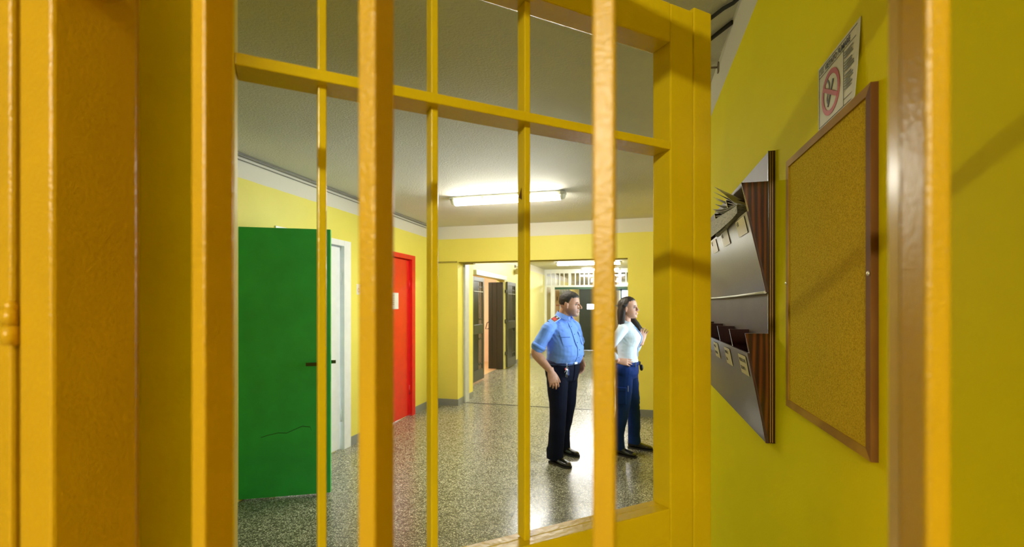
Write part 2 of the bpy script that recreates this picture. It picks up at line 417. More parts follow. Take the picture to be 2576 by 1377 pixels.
# notice taped to the red door, small card on the wall
nb = empty('paper_notice', (XL - .0295, 5.60, 1.615)); tag(nb, 'white paper notice taped on the red door', 'notice')
pg = MB(); n_ = 8
for i in range(n_):
    y0, y1 = -.105 + .21 * i / n_, -.105 + .21 * (i + 1) / n_
    w0, w1 = .001 + .006 * (i / n_) ** 3, .001 + .006 * ((i + 1) / n_) ** 3
    pg.poly([(w0, y0, -.108), (w1, y1, -.108), (w1, y1, .108), (w0, y0, .108)], (.0008, 0, 0))
pg.build('sheet', M['paper'], nb)
tl = MB()
for k in range(6): tl.box(.0022, .0026, -.085, .02 + .05 * ((k * 7) % 3) / 2, .07 - k * .024, .078 - k * .024)
tl.build('printed_lines', M['ink_grey'], nb)
wc = empty('wall_card', (XL, 4.735, 1.74)); tag(wc, 'small white card with a red ring on the wall past the white door', 'card')
bx('sheet', M['paper'], 0, .0012, -.045, .045, -.06, .06, wc)
rg = MB(); pr = [(0.0016, .018 * math.cos(a * PI / 8), .022 * math.sin(a * PI / 8) - .01) for a in range(17)]
rg.tube(pr, .0022, 6, False).build('red_ring', M['sign_red'], wc)

# ------------------------------------------------------------------ lamps
def lamp(loc, L, mat, label, ang=0.0):
    o = empty('ceiling_lamp', loc, ang); tag(o, label, 'lamp', 'fluorescent ceiling lamps')
    hs = MB(); hs.loft([[(x, y, z) for y, z in ((-.055, 0), (-.055, -.03), (.055, -.03), (.055, 0))] for x in (-L / 2 + .02, L / 2 - .02)])
    hs.box(-L / 2, -L / 2 + .05, -.06, .06, -.035, -.008, .004).box(L / 2 - .05, L / 2, -.06, .06, -.035, -.008, .004)
    hs.build('housing', M['lamp_body'], o)
    df = MB(); n = 14
    def ring(x, s):
        return [(x, -.055 * s * math.cos(PI * k / n), -.033 - .062 * s * math.sin(PI * k / n)) for k in range(n + 1)]
    xs = [(-L / 2 + .004, .55), (-L / 2 + .012, .8), (-L / 2 + .03, .95), (-L / 2 + .055, 1), (L / 2 - .055, 1), (L / 2 - .03, .95), (L / 2 - .012, .8), (L / 2 - .004, .55)]
    df.loft([ring(x, s) for x, s in xs[3:5]]); df.build('diffuser', mat, o)
    for sl in (xs[:4], xs[4:]):
        c = MB(); c.loft([ring(x, s) for x, s in sl]); c.build('end_cap', M['lamp_cap'], o)
    for x in (-L / 2 + .045, -L * .2, L * .13, L / 2 - .06):
        bx('clip', M['lamp_cap'], x - .012, x + .012, -.064, -.054, -.05, -.012, o, .002)
    return o
lamp((-1.36, 4.95, ZC), 1.30, M['lamp_warm'], 'lit fluorescent lamp on the ceiling of the near room, largest of all')
lamp((-1.40, 8.6, ZC), 1.55, M['lamp_cool'], 'lit fluorescent lamp just behind the passage head, hidden above it')
lamp((-1.27, 13.3, ZC), 1.85, M['lamp_cool'], 'lit fluorescent lamp directly under the passage head in the view')
lamp((-1.10, 15.68, ZC), 1.30, M['lamp_weak'], 'lit fluorescent lamp nearest the front of the white transom')
lamp((-1.28, 22.0, ZC), 1.45, M['lamp_far'], 'small lit fluorescent lamp seen beyond the white transom')
lamp((-0.40, -2.80, ZC), 1.30, M['lamp_near'], 'lit fluorescent lamp behind the camera')
lamp((-4.15, 10.2, ZC), 1.30, M['lamp_room'], 'unseen warm lamp added to light the pink side room', PI / 2)  # no fitting is in view here; added to light the side room

# ------------------------------------------------------------------ conduits and cables
def poly_tube(name, pts, r, m, label, cat, parent=None):
    o = MB().tube(pts, r, 8).build(name, m, parent)
    if not parent: tag(o, label, cat)
    return o
arc = [(XL + .014, 6.62 + .12 * math.sin(a), 2.70 - .12 + .12 * math.cos(a) + .055) for a in [i * PI / 14 for i in range(8)]]
poly_tube('ceiling_conduit', [(XL + .014, .45, 2.757), (XL + .014, 3.5, 2.757)] + arc[:1] + [(XL + .014, 6.62 + .12 * math.sin(a), 2.637 + .12 * math.cos(a)) for a in [i * PI / 14 for i in range(1, 8)]] + [(XL + .014, 6.742, .1)], .011, M['conduit'], 'grey conduit running along the top of the left wall and down the corner', 'pipe')
poly_tube('ceiling_cable', [(XL + .008, .45, 2.725), (XL + .008, 3.5, 2.722), (XL + .008, 6.60, 2.72)], .0045, M['conduit'], 'thin grey cable under the conduit on the left wall', 'cable')

# ------------------------------------------------------------------ corridor side doorway: barred leaves, door, beam
struct('trim_5', M['beam'], [(XL, XL + .07, GY0 + .05, GY1, 2.15, 2.245)], 'light grey beam over the side doorway')
def barred_leaf(loc, L, label, seed):
    o = empty('barred_leaf', loc); tag(o, label, 'gate', 'dark barred leaves of the side doorway')
    t = .045
    fr = MB(); s = .085
    fr.box(0, t, 0, s, .03, 2.12, .004).box(0, t, L - s, L, .03, 2.12, .004)
    fr.box(0, t, s, L - s, 2.03, 2.12, .004).box(0, t, s, L - s, .97, 1.16, .004).box(0, t, s, L - s, .03, .24, .004)
    fr.build('frame', M['dark_steel'], o)
    for z0, z1 in ((.24, .97), (1.16, 2.03)):
        bx('panel', M['dark_panel'], .018, .026, s, L * .62, z0, z1, o)
        y = L * .62 + .055
        MB().box(.012, .032, y, y + .03, z0, z1, .002).build('bar', M['dark_steel'], o)
        for zz in (z0 + .09, z1 - .12):
            bx('cross_tie', M['dark_steel'], .014, .030, L * .62, L - s, zz, zz + .03, o)
    bx('trim_rod', M['beam'], .044, .05, s, L - s, 1.82, 1.832, o)
    return o
barred_leaf((XL - .05, GY0 + .03, 0), .72, 'dark barred leaf closing the left part of the side doorway', 1)
b2 = barred_leaf((XL + .012, GY1 + .10, 0), .82, 'dark barred leaf folded back against the corridor wall', 2)
for z in (.35, 1.12, 1.85):
    bx('hinge', M['dark_steel'], -.002, .03, -.1, 0.0, z, z + .07, b2)
d4 = empty('door_4', (XL - .02, GY1 - .02, 0)); tag(d4, 'dark brown solid door standing open in the side doorway', kind='structure')
lf = MB(); lf.box(-.36, 0, -.055, 0, .015, 2.10, .003).box(-.32, -.265, -.062, -.055, .015, 2.10, .002).box(-.16, -.15, -.060, -.055, .015, 2.10)
lf.build('door_leaf', M['brown_door'], d4)
hd = MB(); hd.tube([(-.36, -.03, 1.14), (-.40, -.03, 1.12), (-.44, -.03, .97), (-.36, -.03, .98)], .011, 8).build('door_handle', M['dark_panel'], d4)
# small twin horn high on the corridor wall
hn = empty('wall_speaker', (XL, 11.95, 2.50)); tag(hn, 'small beige twin device hanging high on the corridor wall', 'speaker')
bkt = MB(); bkt.box(0, .02, -.05, .05, .03, .10).tube([(.02, -.03, .07), (.06, -.03, .06), (.06, -.03, .0)], .006, 8).tube([(.02, .04, .07), (.09, .04, .06), (.09, .04, .0)], .006, 8).build('bracket', M['conduit'], hn)
for q, (px, py) in enumerate(((.06, -.05), (.10, .06))):
    MB().tube([(px, py, .0), (px, py, -.04), (px, py, -.12), (px, py, -.14)], [.02, .055, .075, .05], 14).build('horn', simple('beige_plastic', (.55, .45, .16), .5), hn)

# ------------------------------------------------------------------ end screen
def XatY(px, Y):
    u = (px - W / 2) / F
    return (u * Y * CT - Y * ST) / (CT + u * ST)
def ZatY(px, py, Y):
    X = XatY(px, Y); zc = Y * CT - X * ST
    return EYE - (py - HOR) * zc / F
w1 = empty('window_1', (0, YE, 0)); tag(w1, 'white barred transom screen across the end of the corridor', kind='structure')
fr = MB()
zt0, zt1 = 2.225, 2.635
fr.box(XL + .08, XR, -.03, .03, zt1, ZC, .004).box(XL + .08, XR, -.03, .03, 2.16, zt0, .004)
fr.box(XL + .001, XL + .08, -.031, .031, 0, ZC, .003)
un = (XR - XL - .08) / 4.0
for k in range(1, 5): fr.box(XL + .08 + un * k - .09, XL + .08 + un * k, -.03, .03, zt0, zt1, .003)
fr.build('frame', M['white_frame'], w1)
for k in range(4):
    a = XL + .08 + un * k; wd_ = (un - .09) / 5
    for j in range(1, 5):
        MB().box(a + wd_ * j - .016, a + wd_ * j + .016, -.02, .02, zt0, zt1, .002).build('bar', M['white_frame'], w1)
    bx('pane', M['glass'], a, a + un - .09, -.004, .004, zt0, zt1, w1)
xp0, xp1 = XatY(1386, YE), XatY(1396, YE)
struct('trim_6', M['white_frame'], [(xp0, xp1, YE - .06, YE + .06, 0, 2.16)], 'white post at the left of the end opening')
struct('trim_7', simple('dark_green_lintel', (0.02, 0.08, 0.04), .4), [(xp1, XR, YE - .05, YE + .05, 2.08, 2.16)], 'dark green lintel under the transom')
# dark door with small lit window, and daylight glazing to its right
dx0, dx1 = XatY(1457, YE), XatY(1535, YE)
wx0, wx1 = XatY(1476.5, YE), XatY(1496, YE)
wz0, wz1 = ZatY(1485, 778.5, YE), ZatY(1485, 765.5, YE)
d5 = empty('door_5', (0, YE, 0)); tag(d5, 'dark green door at the end of the corridor with a small square window', kind='structure')
lf = MB()
for q in ((dx0, wx0, 0.01, 2.08), (wx1, dx1, 0.01, 2.08), (wx0, wx1, 0.01, wz0), (wx0, wx1, wz1, 2.08)):
    lf.box(q[0], q[1], .0, .05, q[2], q[3])
lf.build('door_leaf', simple('very_dark_green_door', (0.008, 0.015, 0.005), .5), d5)
bx('pane', M['glass'], wx0, wx1, .02, .026, wz0, wz1, d5)
w2 = empty('window_2', (0, YE, 0)); tag(w2, 'tall glazed daylight door at the end of the corridor behind the woman', kind='structure')
gx = [dx1, XatY(1561, YE), XatY(1586, YE), XR]
fr = MB(); fm = simple('blue_green_window_frame', (0.02, 0.07, 0.12), .4)
for k, x in enumerate(gx[:-1]): fr.box(x, x + .045, -.03, .03, 0, 2.08)
fr.box(XR - .045, XR, -.03, .03, 0, 2.08)
for z in (.0, .35, 1.50, 2.03): fr.box(gx[0], XR, -.03, .03, z, z + .05)
fr.build('frame', fm, w2)
for k in range(3): bx('pane', M['glass'], gx[k] + .045, gx[k + 1], -.004, .004, .05, 2.03, w2)
# lobby beyond the screen: a partition, open to daylight on the right
struct('wall_lobby', M['wall_dim'], [(dx1 - .02, dx1 + .02, YE + .06, 27.8, 0, ZC)], 'partition of the bright lobby beyond the screen')
w3 = empty('window_3', (XR + .1, (WY0 + WY1) / 2, 0)); tag(w3, 'daylight window in the right wall behind the stile of the open gate', kind='structure')
fr = MB(); hw = (WY1 - WY0) / 2
for y in (-hw, -.03, hw - .06): fr.box(-.03, .03, y, y + .06, .8, 2.3)
for z in (.8, 2.24): fr.box(-.03, .03, -hw, hw, z, z + .06)
fr.build('frame', M['white_frame'], w3)
bx('pane', M['glass'], -.004, .004, -hw + .06, -.03, .86, 2.24, w3); bx('pane', M['glass'], -.004, .004, .03, hw - .06, .86, 2.24, w3)
# things seen in the peach room left of the dark door
cb = empty('white_curtain', (XatY(1421, 17.4), 17.4, 0)); tag(cb, 'white hanging curtain beyond the end screen, left of the dark door', 'curtain')
cm = MB(); pts = []
for i in range(29):
    t_ = i / 28.0; pts.append((-.20 + .40 * t_, .025 * math.sin(t_ * 26), 0))
for (p, q) in zip(pts[:-1], pts[1:]):
    cm.poly([(p[0], p[1], .10), (q[0], q[1], .10), (q[0], q[1], 2.12 + .02 * math.sin(q[0] * 60)), (p[0], p[1], 2.12 + .02 * math.sin(p[0] * 60))], (0, .004, 0))
cm.build('cloth', M['white'], cb)
MB().tube([(-.26, .0, 2.15), (.26, .0, 2.15)], .012, 8).build('rail', M['beam'], cb)
for x in (-.24, .24): MB().tube([(x, 0, 2.15), (x, 0, ZC)], .006, 6).build('hanger', M['beam'], cb)
pb = empty('peach_panel', (XatY(1402, 17.8), 17.8, 0)); tag(pb, 'peach door panel with red dots beyond the white post', 'panel')
bx('board', simple('peach_board', (.85, .60, .30), .5), -.14, .14, 0, .04, 0, 2.10, pb)
for k in range(3): MB().ball((-.09 + .08 * k, -.004, 1.53), (.022, .012, .03), None, 10).build('red_dot', M['sign_red'], pb)
bx('dark_mark', M['dark_panel'], -.015, .012, -.006, 0, 1.72, 1.86, pb)


# ------------------------------------------------------------------ the open barred gate
GA = math.radians(49.0)
gdx, gdy = math.sin(GA), math.cos(GA)
GL = 0.955
GE = Vector((0.154, 1.05))
GH = Vector((GE.x - GL * gdx, GE.y - GL * gdy))
def px_of(X, Y):
    return W / 2 + F * (X * CT + Y * ST) / (-X * ST + Y * CT)
def gate_x(px, yl):
    """gate-local x whose point (x, yl) stands on the sight line of a measured bar"""
    lo, hi = 0.0, GL
    for _ in range(60):
        m_ = (lo + hi) / 2
        X = GH.x + m_ * gdx - yl * gdy; Y = GH.y + m_ * gdy + yl * gdx
        if px_of(X, Y) < px: lo = m_
        else: hi = m_
    return (lo + hi) / 2
gate = empty('barred_gate', (GH.x, GH.y, 0), PI / 2 - GA)
tag(gate, 'yellow barred gate standing half open across the view, seen at an angle', 'gate', 'yellow barred gates')
GP = M['gate_paint']
DP = .05
xs0 = gate_x(1687, 0)            # front corner of the lock stile
xsl = gate_x(1745, 0)            # slit beside the flange
MB().box(0, .098, 0, DP, .03, 2.166, .0025).build('hinge_stile', gate_paint('greenish_yellow_lightened', (0.84, 0.72, 0.02), .35), gate)  # greener like the wall, and lightened in place of missing light
MB().box(xs0, xsl - .001, 0, DP, .03, 2.166, .003).build('lock_stile', GP, gate)
MB().box(xsl + .001, GL, 0, DP - .012, .03, 2.176, .003).build('strike_flange', GP, gate)
bx('slit_weld', GP, xsl - .001, xsl + .001, .008, DP - .02, .03, 2.166, gate)
MB().box(.098, xs0, 0, DP, 2.088, 2.166, .003).build('top_rail', GP, gate)
MB().box(.098, xs0, 0, DP, 1.876, 1.892, .0015).build('cross_rail', GP, gate)
lr = MB().box(.098, xs0, 0, .026, 1.10, 1.166, .002).box(.098, xs0, .0275, DP, 1.10, 1.1645, .002); lr.build('lock_rail', GP, gate)
MB().box(.098, xs0, .002, .012, .14, 1.10, 0).build('kick_panel', GP, gate)
MB().box(.098, xs0, 0, DP, .05, .14, .003).build('bottom_rail', GP, gate)
BW = .0115
for px in (1103, 1335, 822):
    xr = gate_x(px, .014)
    MB().box(xr - BW, xr, .0145, .0415, 1.166, 2.088, .0018).build('bar', GP, gate)
x4 = gate_x(1103, .014); x5 = gate_x(1335, .014)
xr = x5 + (x5 - x4)
MB().box(xr - BW, xr, .0145, .0415, 1.166, 2.088, .0018).build('bar', GP, gate)
# a small dark brown triangle on the third bar
xb = x5 - BW - .0003
MB().poly([(xb, .0240, 1.750), (xb, .0355, 1.756), (xb, .0255, 1.771)], (-.0004, 0, 0)).build('triangle_mark', M['brown_mark'], gate)

# ------------------------------------------------------------------ the front barred gate (close to the lens)
FG = empty('barred_gate', (-.48, .275, 0))
tag(FG, 'yellow barred gate right in front of the lens, its blurred bars facing the camera', 'gate', 'yellow barred gates')
FP = M['front_paint']
def fx(px, Y=.275):
    return XatY(px, Y) + .48
sx0, sx1 = fx(46), fx(130)
MB().box(sx0, sx1, 0, .069, .04, 2.235, .003).build('hinge_stile', FP, FG)
lx0 = fx(2330); lx1 = fx(2396)
MB().box(lx0, lx1, 0, .0245, .10, 2.157, .002).build('bar', FP, FG)
MB().box(.815, .855, 0, .069, .04, 2.235, .003).build('lock_stile', FP, FG)
MB().box(lx0 + .0015, lx1, .0255, .041, .10, 2.157, .002).build('backing_bar', simple('beige_bar_paint', (0.66, 0.43, 0.10), .25), FG)  # rear flat of this bar is beige, unlike its front
for pa, pb_ in ((480, 515), (900, 943), (1490, 1546)):
    MB().box(fx(pa), fx(pb_), 0, .0262, .10, 2.157, .0015).build('bar', FP, FG)
MB().box(sx1, .815, 0, .045, 2.155, 2.235, .003).build('top_rail', FP, FG)
MB().box(sx1, .815, -.004, .043, 1.842, 1.858, .0015).build('cross_rail', FP, FG)
MB().box(sx1, .815, 0, .045, .04, .11, .003).build('bottom_rail', FP, FG)
hg = MB(); hx = (sx0 + fx(20)) / 2
hg.tube([(hx, -.002, 1.536), (hx, -.002, 1.552)], .0062, 12).tube([(hx, -.002, 1.5525), (hx, -.002, 1.566)], .0055, 12).ball((hx + .001, -.002, 1.568), .0052, None, 12)
hg.build('hinge', FP, FG)
MB().box(fx(20) - .07, fx(20), .002, .11, 0, 2.26, .003).build('gate_post', FP).location = (-.48, .275, 0)
gp = bpy.data.objects['gate_post']; tag(gp, 'yellow steel post at the left edge carrying the front gate', 'post')

# ------------------------------------------------------------------ cork board on the right wall
cbd = empty('cork_board', (XR, 1.16, 1.301)); tag(cbd, 'wood framed cork board hanging empty on the right wall', 'notice board')
Y0, Y1, HB = .9276 - 1.16, 1.392 - 1.16, .648
XF = -.012
bx('cork_sheet', M['cork'], -.0085, -.004, Y0 + .012, Y1 - .015, .015, HB - .015, cbd)
fw = .018
f1 = MB()
f1.poly([(XF, Y0, 0), (XF, Y1, 0), (XF, Y1 - fw, fw), (XF, Y0 + fw, fw)], (.0118, 0, 0))
f1.poly([(XF, Y0, HB), (XF, Y1, HB), (XF, Y1 - fw, HB - fw), (XF, Y0 + fw, HB - fw)], (.0118, 0, 0))
f1.poly([(XF, Y1, 0), (XF, Y1, HB), (XF, Y1 - fw, HB - fw), (XF, Y1 - fw, fw)], (.0118, 0, 0))
f1.build('frame', M['wood_frame'], cbd)
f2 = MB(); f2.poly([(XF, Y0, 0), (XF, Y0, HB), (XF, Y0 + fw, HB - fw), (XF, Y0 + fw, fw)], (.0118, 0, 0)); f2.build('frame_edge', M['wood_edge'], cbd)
for yy, zz in ((Y0 + .007, .322), (Y1 - .004, .325)):
    MB().ball((XF - .001, yy, zz), (.002, .0042, .0042), None, 12).build('screw', M['screw'], cbd)

# ------------------------------------------------------------------ no smoking sign
sg = empty('no_smoking_sign', (XR, 1.0925, 1.952)); tag(sg, 'paper no smoking sign taped to the right wall above the cork board', 'sign')
SY0, SY1 = -.1025, .1025          # SY0 is the end nearest the camera
def sheet_x(t_, z):              # the near lower corner lifts off the wall
    return -.0012 - .010 * max(0, (.25 - t_) / .25) ** 2 * max(0, 1 - z / .13)
sh = MB(); NN = 12
gv = [[(sheet_x(i / NN, z), SY0 + (SY1 - SY0) * i / NN, z) for z in (0, .05, .10, .145)] for i in range(NN + 1)]
for i in range(NN):
    for j in range(3):
        sh.poly([gv[i][j], gv[i + 1][j], gv[i + 1][j + 1], gv[i][j + 1]], (.0006, 0, 0))
sh.build('sheet', M['paper'], sg)
XS = -.0022
bd = MB()
def ln(y0, z0, y1, z1, w=.0007):
    if abs(y1 - y0) > abs(z1 - z0): bd.box(XS, XS + .0006, min(y0, y1), max(y0, y1), z0 - w / 2, z0 + w / 2)
    else: bd.box(XS, XS + .0006, y0 - w / 2, y0 + w / 2, min(z0, z1), max(z0, z1))
ln(.096, .010, .096, .139); ln(-.080, .010, .096, .010); ln(-.085, .120, .096, .120); ln(-.090, .139, .096, .139); ln(-.030, .010, -.030, .120); ln(-.082, .022, -.03, .022)
bd.build('border_lines', M['ink'], sg)
text_mesh('VIETATO FUMARE', .0165, M['ink'], sg, 'title_text', (XS, .062, .1235), (0, -1, 0), (0, 0, 1), bold=.0003, squeeze=.92)
tx = MB()
rnd = random.Random(3)
for k in range(3): tx.box(XS, XS + .0004, .070, .092 - .004 * (k % 2), .126 + .0042 * k, .1272 + .0042 * k)
tx.build('printed_lines', M['ink_grey'], sg); tx = MB()
zz = .110
for k in range(13):
    if k in (3, 7): zz -= .0045
    tx.box(XS - .001, XS - .0006, -.078 + rnd.uniform(0, .014), -.036, zz, zz + .0022); zz -= .0052
tx.build('small_print', M['ink_grey'], sg)
rr_ = MB(); n = 40; cy0, cz0, R0, R1 = .034, .066, .047, .0365
for i in range(n):
    a, c = 2 * PI * i / n, 2 * PI * (i + 1) / n
    rr_.poly([(XS, cy0 + R0 * math.cos(a), cz0 + R0 * math.sin(a)), (XS, cy0 + R0 * math.cos(c), cz0 + R0 * math.sin(c)), (XS, cy0 + R1 * math.cos(c), cz0 + R1 * math.sin(c)), (XS, cy0 + R1 * math.cos(a), cz0 + R1 * math.sin(a))], (.0006, 0, 0))
dv = Vector((0, -math.cos(math.radians(28)), -math.sin(math.radians(28)))); nv = Vector((0, -dv.z, dv.y)); c0 = Vector((XS - .0004, cy0, cz0))
rr_.poly([c0 - dv * .040 - nv * .0045, c0 + dv * .040 - nv * .0045, c0 + dv * .040 + nv * .0045, c0 - dv * .040 + nv * .0045], (.0006, 0, 0))
rr_.build('prohibition_ring', M['sign_red'], sg)
cg = MB(); d2 = Vector((0, -.50, .866)); n2_ = Vector((0, .866, .50)); c1 = Vector((XS, cy0 + .001, cz0 - .004))
cg.poly([c1 - d2 * .026 - n2_ * .0032, c1 + d2 * .030 - n2_ * .0032, c1 + d2 * .030 + n2_ * .0032, c1 - d2 * .026 + n2_ * .0032], (.0004, 0, 0))
cg.build('cigarette', M['ink'], sg)
sm = MB(); pp = [Vector((XS + .0001, cy0 + .012 + .006 * math.sin(k * .7), cz0 - .020 + .0052 * k)) for k in range(11)]
for a, c in zip(pp[:-1], pp[1:]): sm.poly([a + Vector((0, -.003, 0)), a + Vector((0, .003, 0)), c + Vector((0, .003, 0)), c + Vector((0, -.003, 0))], (.0003, 0, 0))
sm.build('smoke_curl', M['ink_grey'], sg)

# ------------------------------------------------------------------ wooden letter rack
RY = 1.536; RL = 1.5; NP = 6
rk = empty('letter_rack', (XR, RY, 1.158)); tag(rk, 'dark varnished wooden letter rack with two rows of pockets on the right wall', 'letter rack')
bk = MB().box(-.017, -.0002, 0, RL, 0, .867, .0015); bk.build('back_board', M['back_board'], rk)
MB().box(-.0170, -.0004, -.0012, -.0001, .001, .866).build('end_edge', M['dark_wood'], rk)
for xa in (-.0142, -.0085): MB().box(xa, xa + .0018, -.0017, -.0012, .003, .864).build('ply_line', M['ply_edge'], rk)
MB().box(-.075, -.004, -.001, RL, .867, .871, 0).build('top_strip', M['dark_wood'], rk) if False else None
MB().box(-.0188, -.017, -.0005, .006, 0, .867, 0).build('edge_strip', M['mahogany'], rk)
step = RL / NP
def pocket(zb, zs, zf, dtop):
    """zb bottom, zs top of sides, zf top of the front board; depth dtop at zs"""
    dx_ = lambda z: -.017 - (dtop - .017) * (z - zb) / (zs - zb)
    T = .009
    for k in range(NP + 1):
        y = min(step * k, RL - T)
        MB().poly([(-.017, y, zb), (dx_(zs), y, zs), (-.017, y, zs)], (0, T, 0)).build('side_panel' if k in (0, NP) else 'divider', M['mahogany'] if k in (0, NP) else M['dark_wood'], rk)
    a, c = dx_(zb), dx_(zf)
    MB().poly([(a, -.001, zb), (a - .007, -.001, zb), (c - .007, -.001, zf), (c, -.001, zf)], (0, RL + .002, 0)).build('front_board', M['front_board'], rk)
    for y in (-.0015,):
        MB().poly([(a - .0072, y, zb), (a - .0085, y, zb), (dx_(zs) - .0085 * .2, y, zs), (dx_(zs), y, zs)], (0, .004, 0)).build('edge_bead', M['mahogany'], rk)
    return dx_
up = pocket(.448, .777, .690, .0905)
lo = pocket(0.0, .325, .266, .0800)
MB().tube([(-.027 + 0 * k, RL * k / 10, .448 - .006 * math.sin(PI * k / 10)) for k in range(11)], .0045, 8).build('edge_strip', M['strip'], rk)
def lab(dx_, y, w, zt, h, lines, sz, name='label_card'):
    sl = (dx_(1) - dx_(0)); d = Vector((sl, 0, 1)).normalized(); nn = Vector((-1, 0, sl)).normalized()
    o = Vector((dx_(zt) - .0085, y, zt))
    c = MB().poly([o, o + Vector((0, w, 0)), o + Vector((0, w, 0)) - d * h, o - d * h], nn * .0006).build(name, M['label'], rk)
    for i, t_ in enumerate(lines):
        text_mesh(t_, sz, M['ink'], c, 'label_text', o + Vector((0, w * .93, 0)) - d * (h * (.36 + .42 * i)) + nn * .0009, (0, -1, 0), d, squeeze=.86)
for k in range(NP):
    y = step * k + .03
    lab(lo, y, .105, .252, .062, (['MODULO PER', 'SEZIONE 4'], ['MODELLI', '10 A'], ['POSTA', 'INTERNA'], ['VARIE'], ['AVVISI'], ['NOTE'])[k], .0165)
for k in range(NP):
    y = step * k + .035 + (.02 if k else 0)
    lab(up, y, .12, .683, .052, (['450'], ['451'], ['452'], ['453'], ['454'], ['455'])[k], .022)

# newspaper drooping out of the upper pockets
np_ = empty('newspaper', (XR - .06, RY + .30, 1.158 + .768)); tag(np_, 'folded newspaper sticking out of the upper pockets of the letter rack', 'newspaper')
def npage(zf, x0, x1, L_=.46, droop=0.0):
    m_ = MB(); rows = []
    for i in range(11):
        t_ = i / 10.0; y = -.235 + L_ * t_; z = -.042 + zf * t_ ** 1.25 + droop * math.sin(PI * t_)
        rows.append((Vector((x0, y, z)), Vector((x1 + .012 * t_, y + .02, z - .018 - .02 * t_))))
    for (a, c), (e_, g) in zip(rows[:-1], rows[1:]): m_.poly([a, e_, g, c], (0, .0002, .0012))
    return m_.build('page', M['news'], np_)
for q in range(13):
    npage(.160 - .0165 * q, -.030 + .0015 * (q % 5), .040, .44 + .02 * (q % 3), .012 - .0026 * q)
fl_ = MB(); rows = []
for i in range(11):
    t_ = i / 10.0; y = -.225 + .44 * t_
    rows.append((Vector((-.030 - .02 * t_, y, -.046 + .02 * t_)), Vector((-.026 - .03 * t_, y + .01, -.066 - .030 * t_ ** .6))))
for (a, c), (e_, g) in zip(rows[:-1], rows[1:]): fl_.poly([a, e_, g, c], (-.001, 0, 0))
fl_.build('folded_page', M['news'], np_)

# cables and brackets at the top of the right wall
poly_tube('black_cable', [(.17, 2.25, ZC - .012), (.24, 2.17, ZC - .02), (.307, 2.094, ZC - .014), (.345, 2.045, ZC - .012), (.375, 2.01, ZC - .016), (.398, 1.97, ZC - .012)], .008, M['cable'], 'upper thick black cable across the ceiling beside the right wall', 'cable')
poly_tube('black_cable', [(.17, 2.49, ZC - .012), (.25, 2.375, ZC - .018), (.331, 2.257, ZC - .014), (.398, 2.152, ZC - .012)], .009, M['cable'], 'lower thick black cable across the ceiling beside the right wall', 'cable')
cbk = empty('cable_bracket', (XR, 2.50, ZC - .025)); tag(cbk, 'small dark bracket at the top of the right wall under the black cables', 'bracket')
MB().box(-.006, -.0005, -.012, .012, -.035, .015, .001).build('plate', M['wire'], cbk)
MB().tube([(-.004, 0, -.008), (-.06, .0, -.004), (-.16, .02, .012)], .005, 8).build('rod', M['wire'], cbk)
poly_tube('thin_wire', [(XR - .001, 2.92, 2.63), (XR - .05, 2.90, 2.615), (XR - .12, 2.86, 2.62), (XR - .13, 2.86, 2.60), (XR - .05, 2.92, 2.60), (XR - .001, 2.93, 2.62)], .003, M['wire'], 'loop of thin wire on the right wall below the bracket', 'wire')


# ------------------------------------------------------------------ people
# figure frame: x = forward, y = the person's left, z = up
def ramp01(x, a, c): return max(0.0, min(1.0, (x - a) / (c - a)))
def P3(L, Fw, z): return Vector((Fw, L, z))
def fuse(mb, voxel, it=4, fac=.5):
    me = bpy.data.meshes.new('tmp'); bmesh.ops.recalc_face_normals(mb.bm, faces=mb.bm.faces); mb.bm.to_mesh(me); mb.bm.free()
    o = bpy.data.objects.new('tmp', me); COL.objects.link(o)
    r = o.modifiers.new('r', 'REMESH'); r.mode = 'VOXEL'; r.voxel_size = voxel; r.use_smooth_shade = True
    if it:
        s = o.modifiers.new('s', 'SMOOTH'); s.iterations = it; s.factor = fac
    dg = bpy.context.evaluated_depsgraph_get(); dg.update()
    out = bpy.data.meshes.new_from_object(o.evaluated_get(dg))
    bpy.data.objects.remove(o); bpy.data.meshes.remove(me)
    return out
def put(me, name, mats, parent):
    me.name = name; me.materials.clear()
    for m in (mats if isinstance(mats, (list, tuple)) else [mats]): me.materials.append(m)
    for p in me.polygons: p.use_smooth = True
    o = bpy.data.objects.new(name, me); COL.objects.link(o); o.parent = parent
    return o
def ell(c, a, b, n=24, pw=2.3):
    """horizontal ring: a along left, b along forward"""
    out = []
    for k in range(n):
        t = 2 * PI * k / n; cs, sn = math.cos(t), math.sin(t)
        out.append(Vector((c[1] + b * math.copysign(abs(cs) ** (2 / pw), cs), c[0] + a * math.copysign(abs(sn) ** (2 / pw), sn), c[2])))
    return out
def chain(mb, pts, rad, seg=14, sub=5):
    """smooth tapered limb through joints (Catmull-Rom)"""
    P = [Vector(p) for p in pts]; path = []; rr = []
    R = [r if isinstance(r, (tuple, list)) else (r, r) for r in rad]
    for i in range(len(P) - 1):
        p0, p1, p2, p3 = P[max(i - 1, 0)], P[i], P[i + 1], P[min(i + 2, len(P) - 1)]
        for k in range(sub):
            t = k / sub
            path.append(0.5 * ((2 * p1) + (p2 - p0) * t + (2 * p0 - 5 * p1 + 4 * p2 - p3) * t * t + (3 * p1 - p0 - 3 * p2 + p3) * t ** 3))
            rr.append(tuple(R[i][j] * (1 - t) + R[i + 1][j] * t for j in (0, 1)))
    path.append(P[-1]); rr.append(R[-1])
    mb.tube(path, rr, seg)
    mb.ball(P[0], max(R[0])); mb.ball(P[-1], min(R[-1]) * .98)
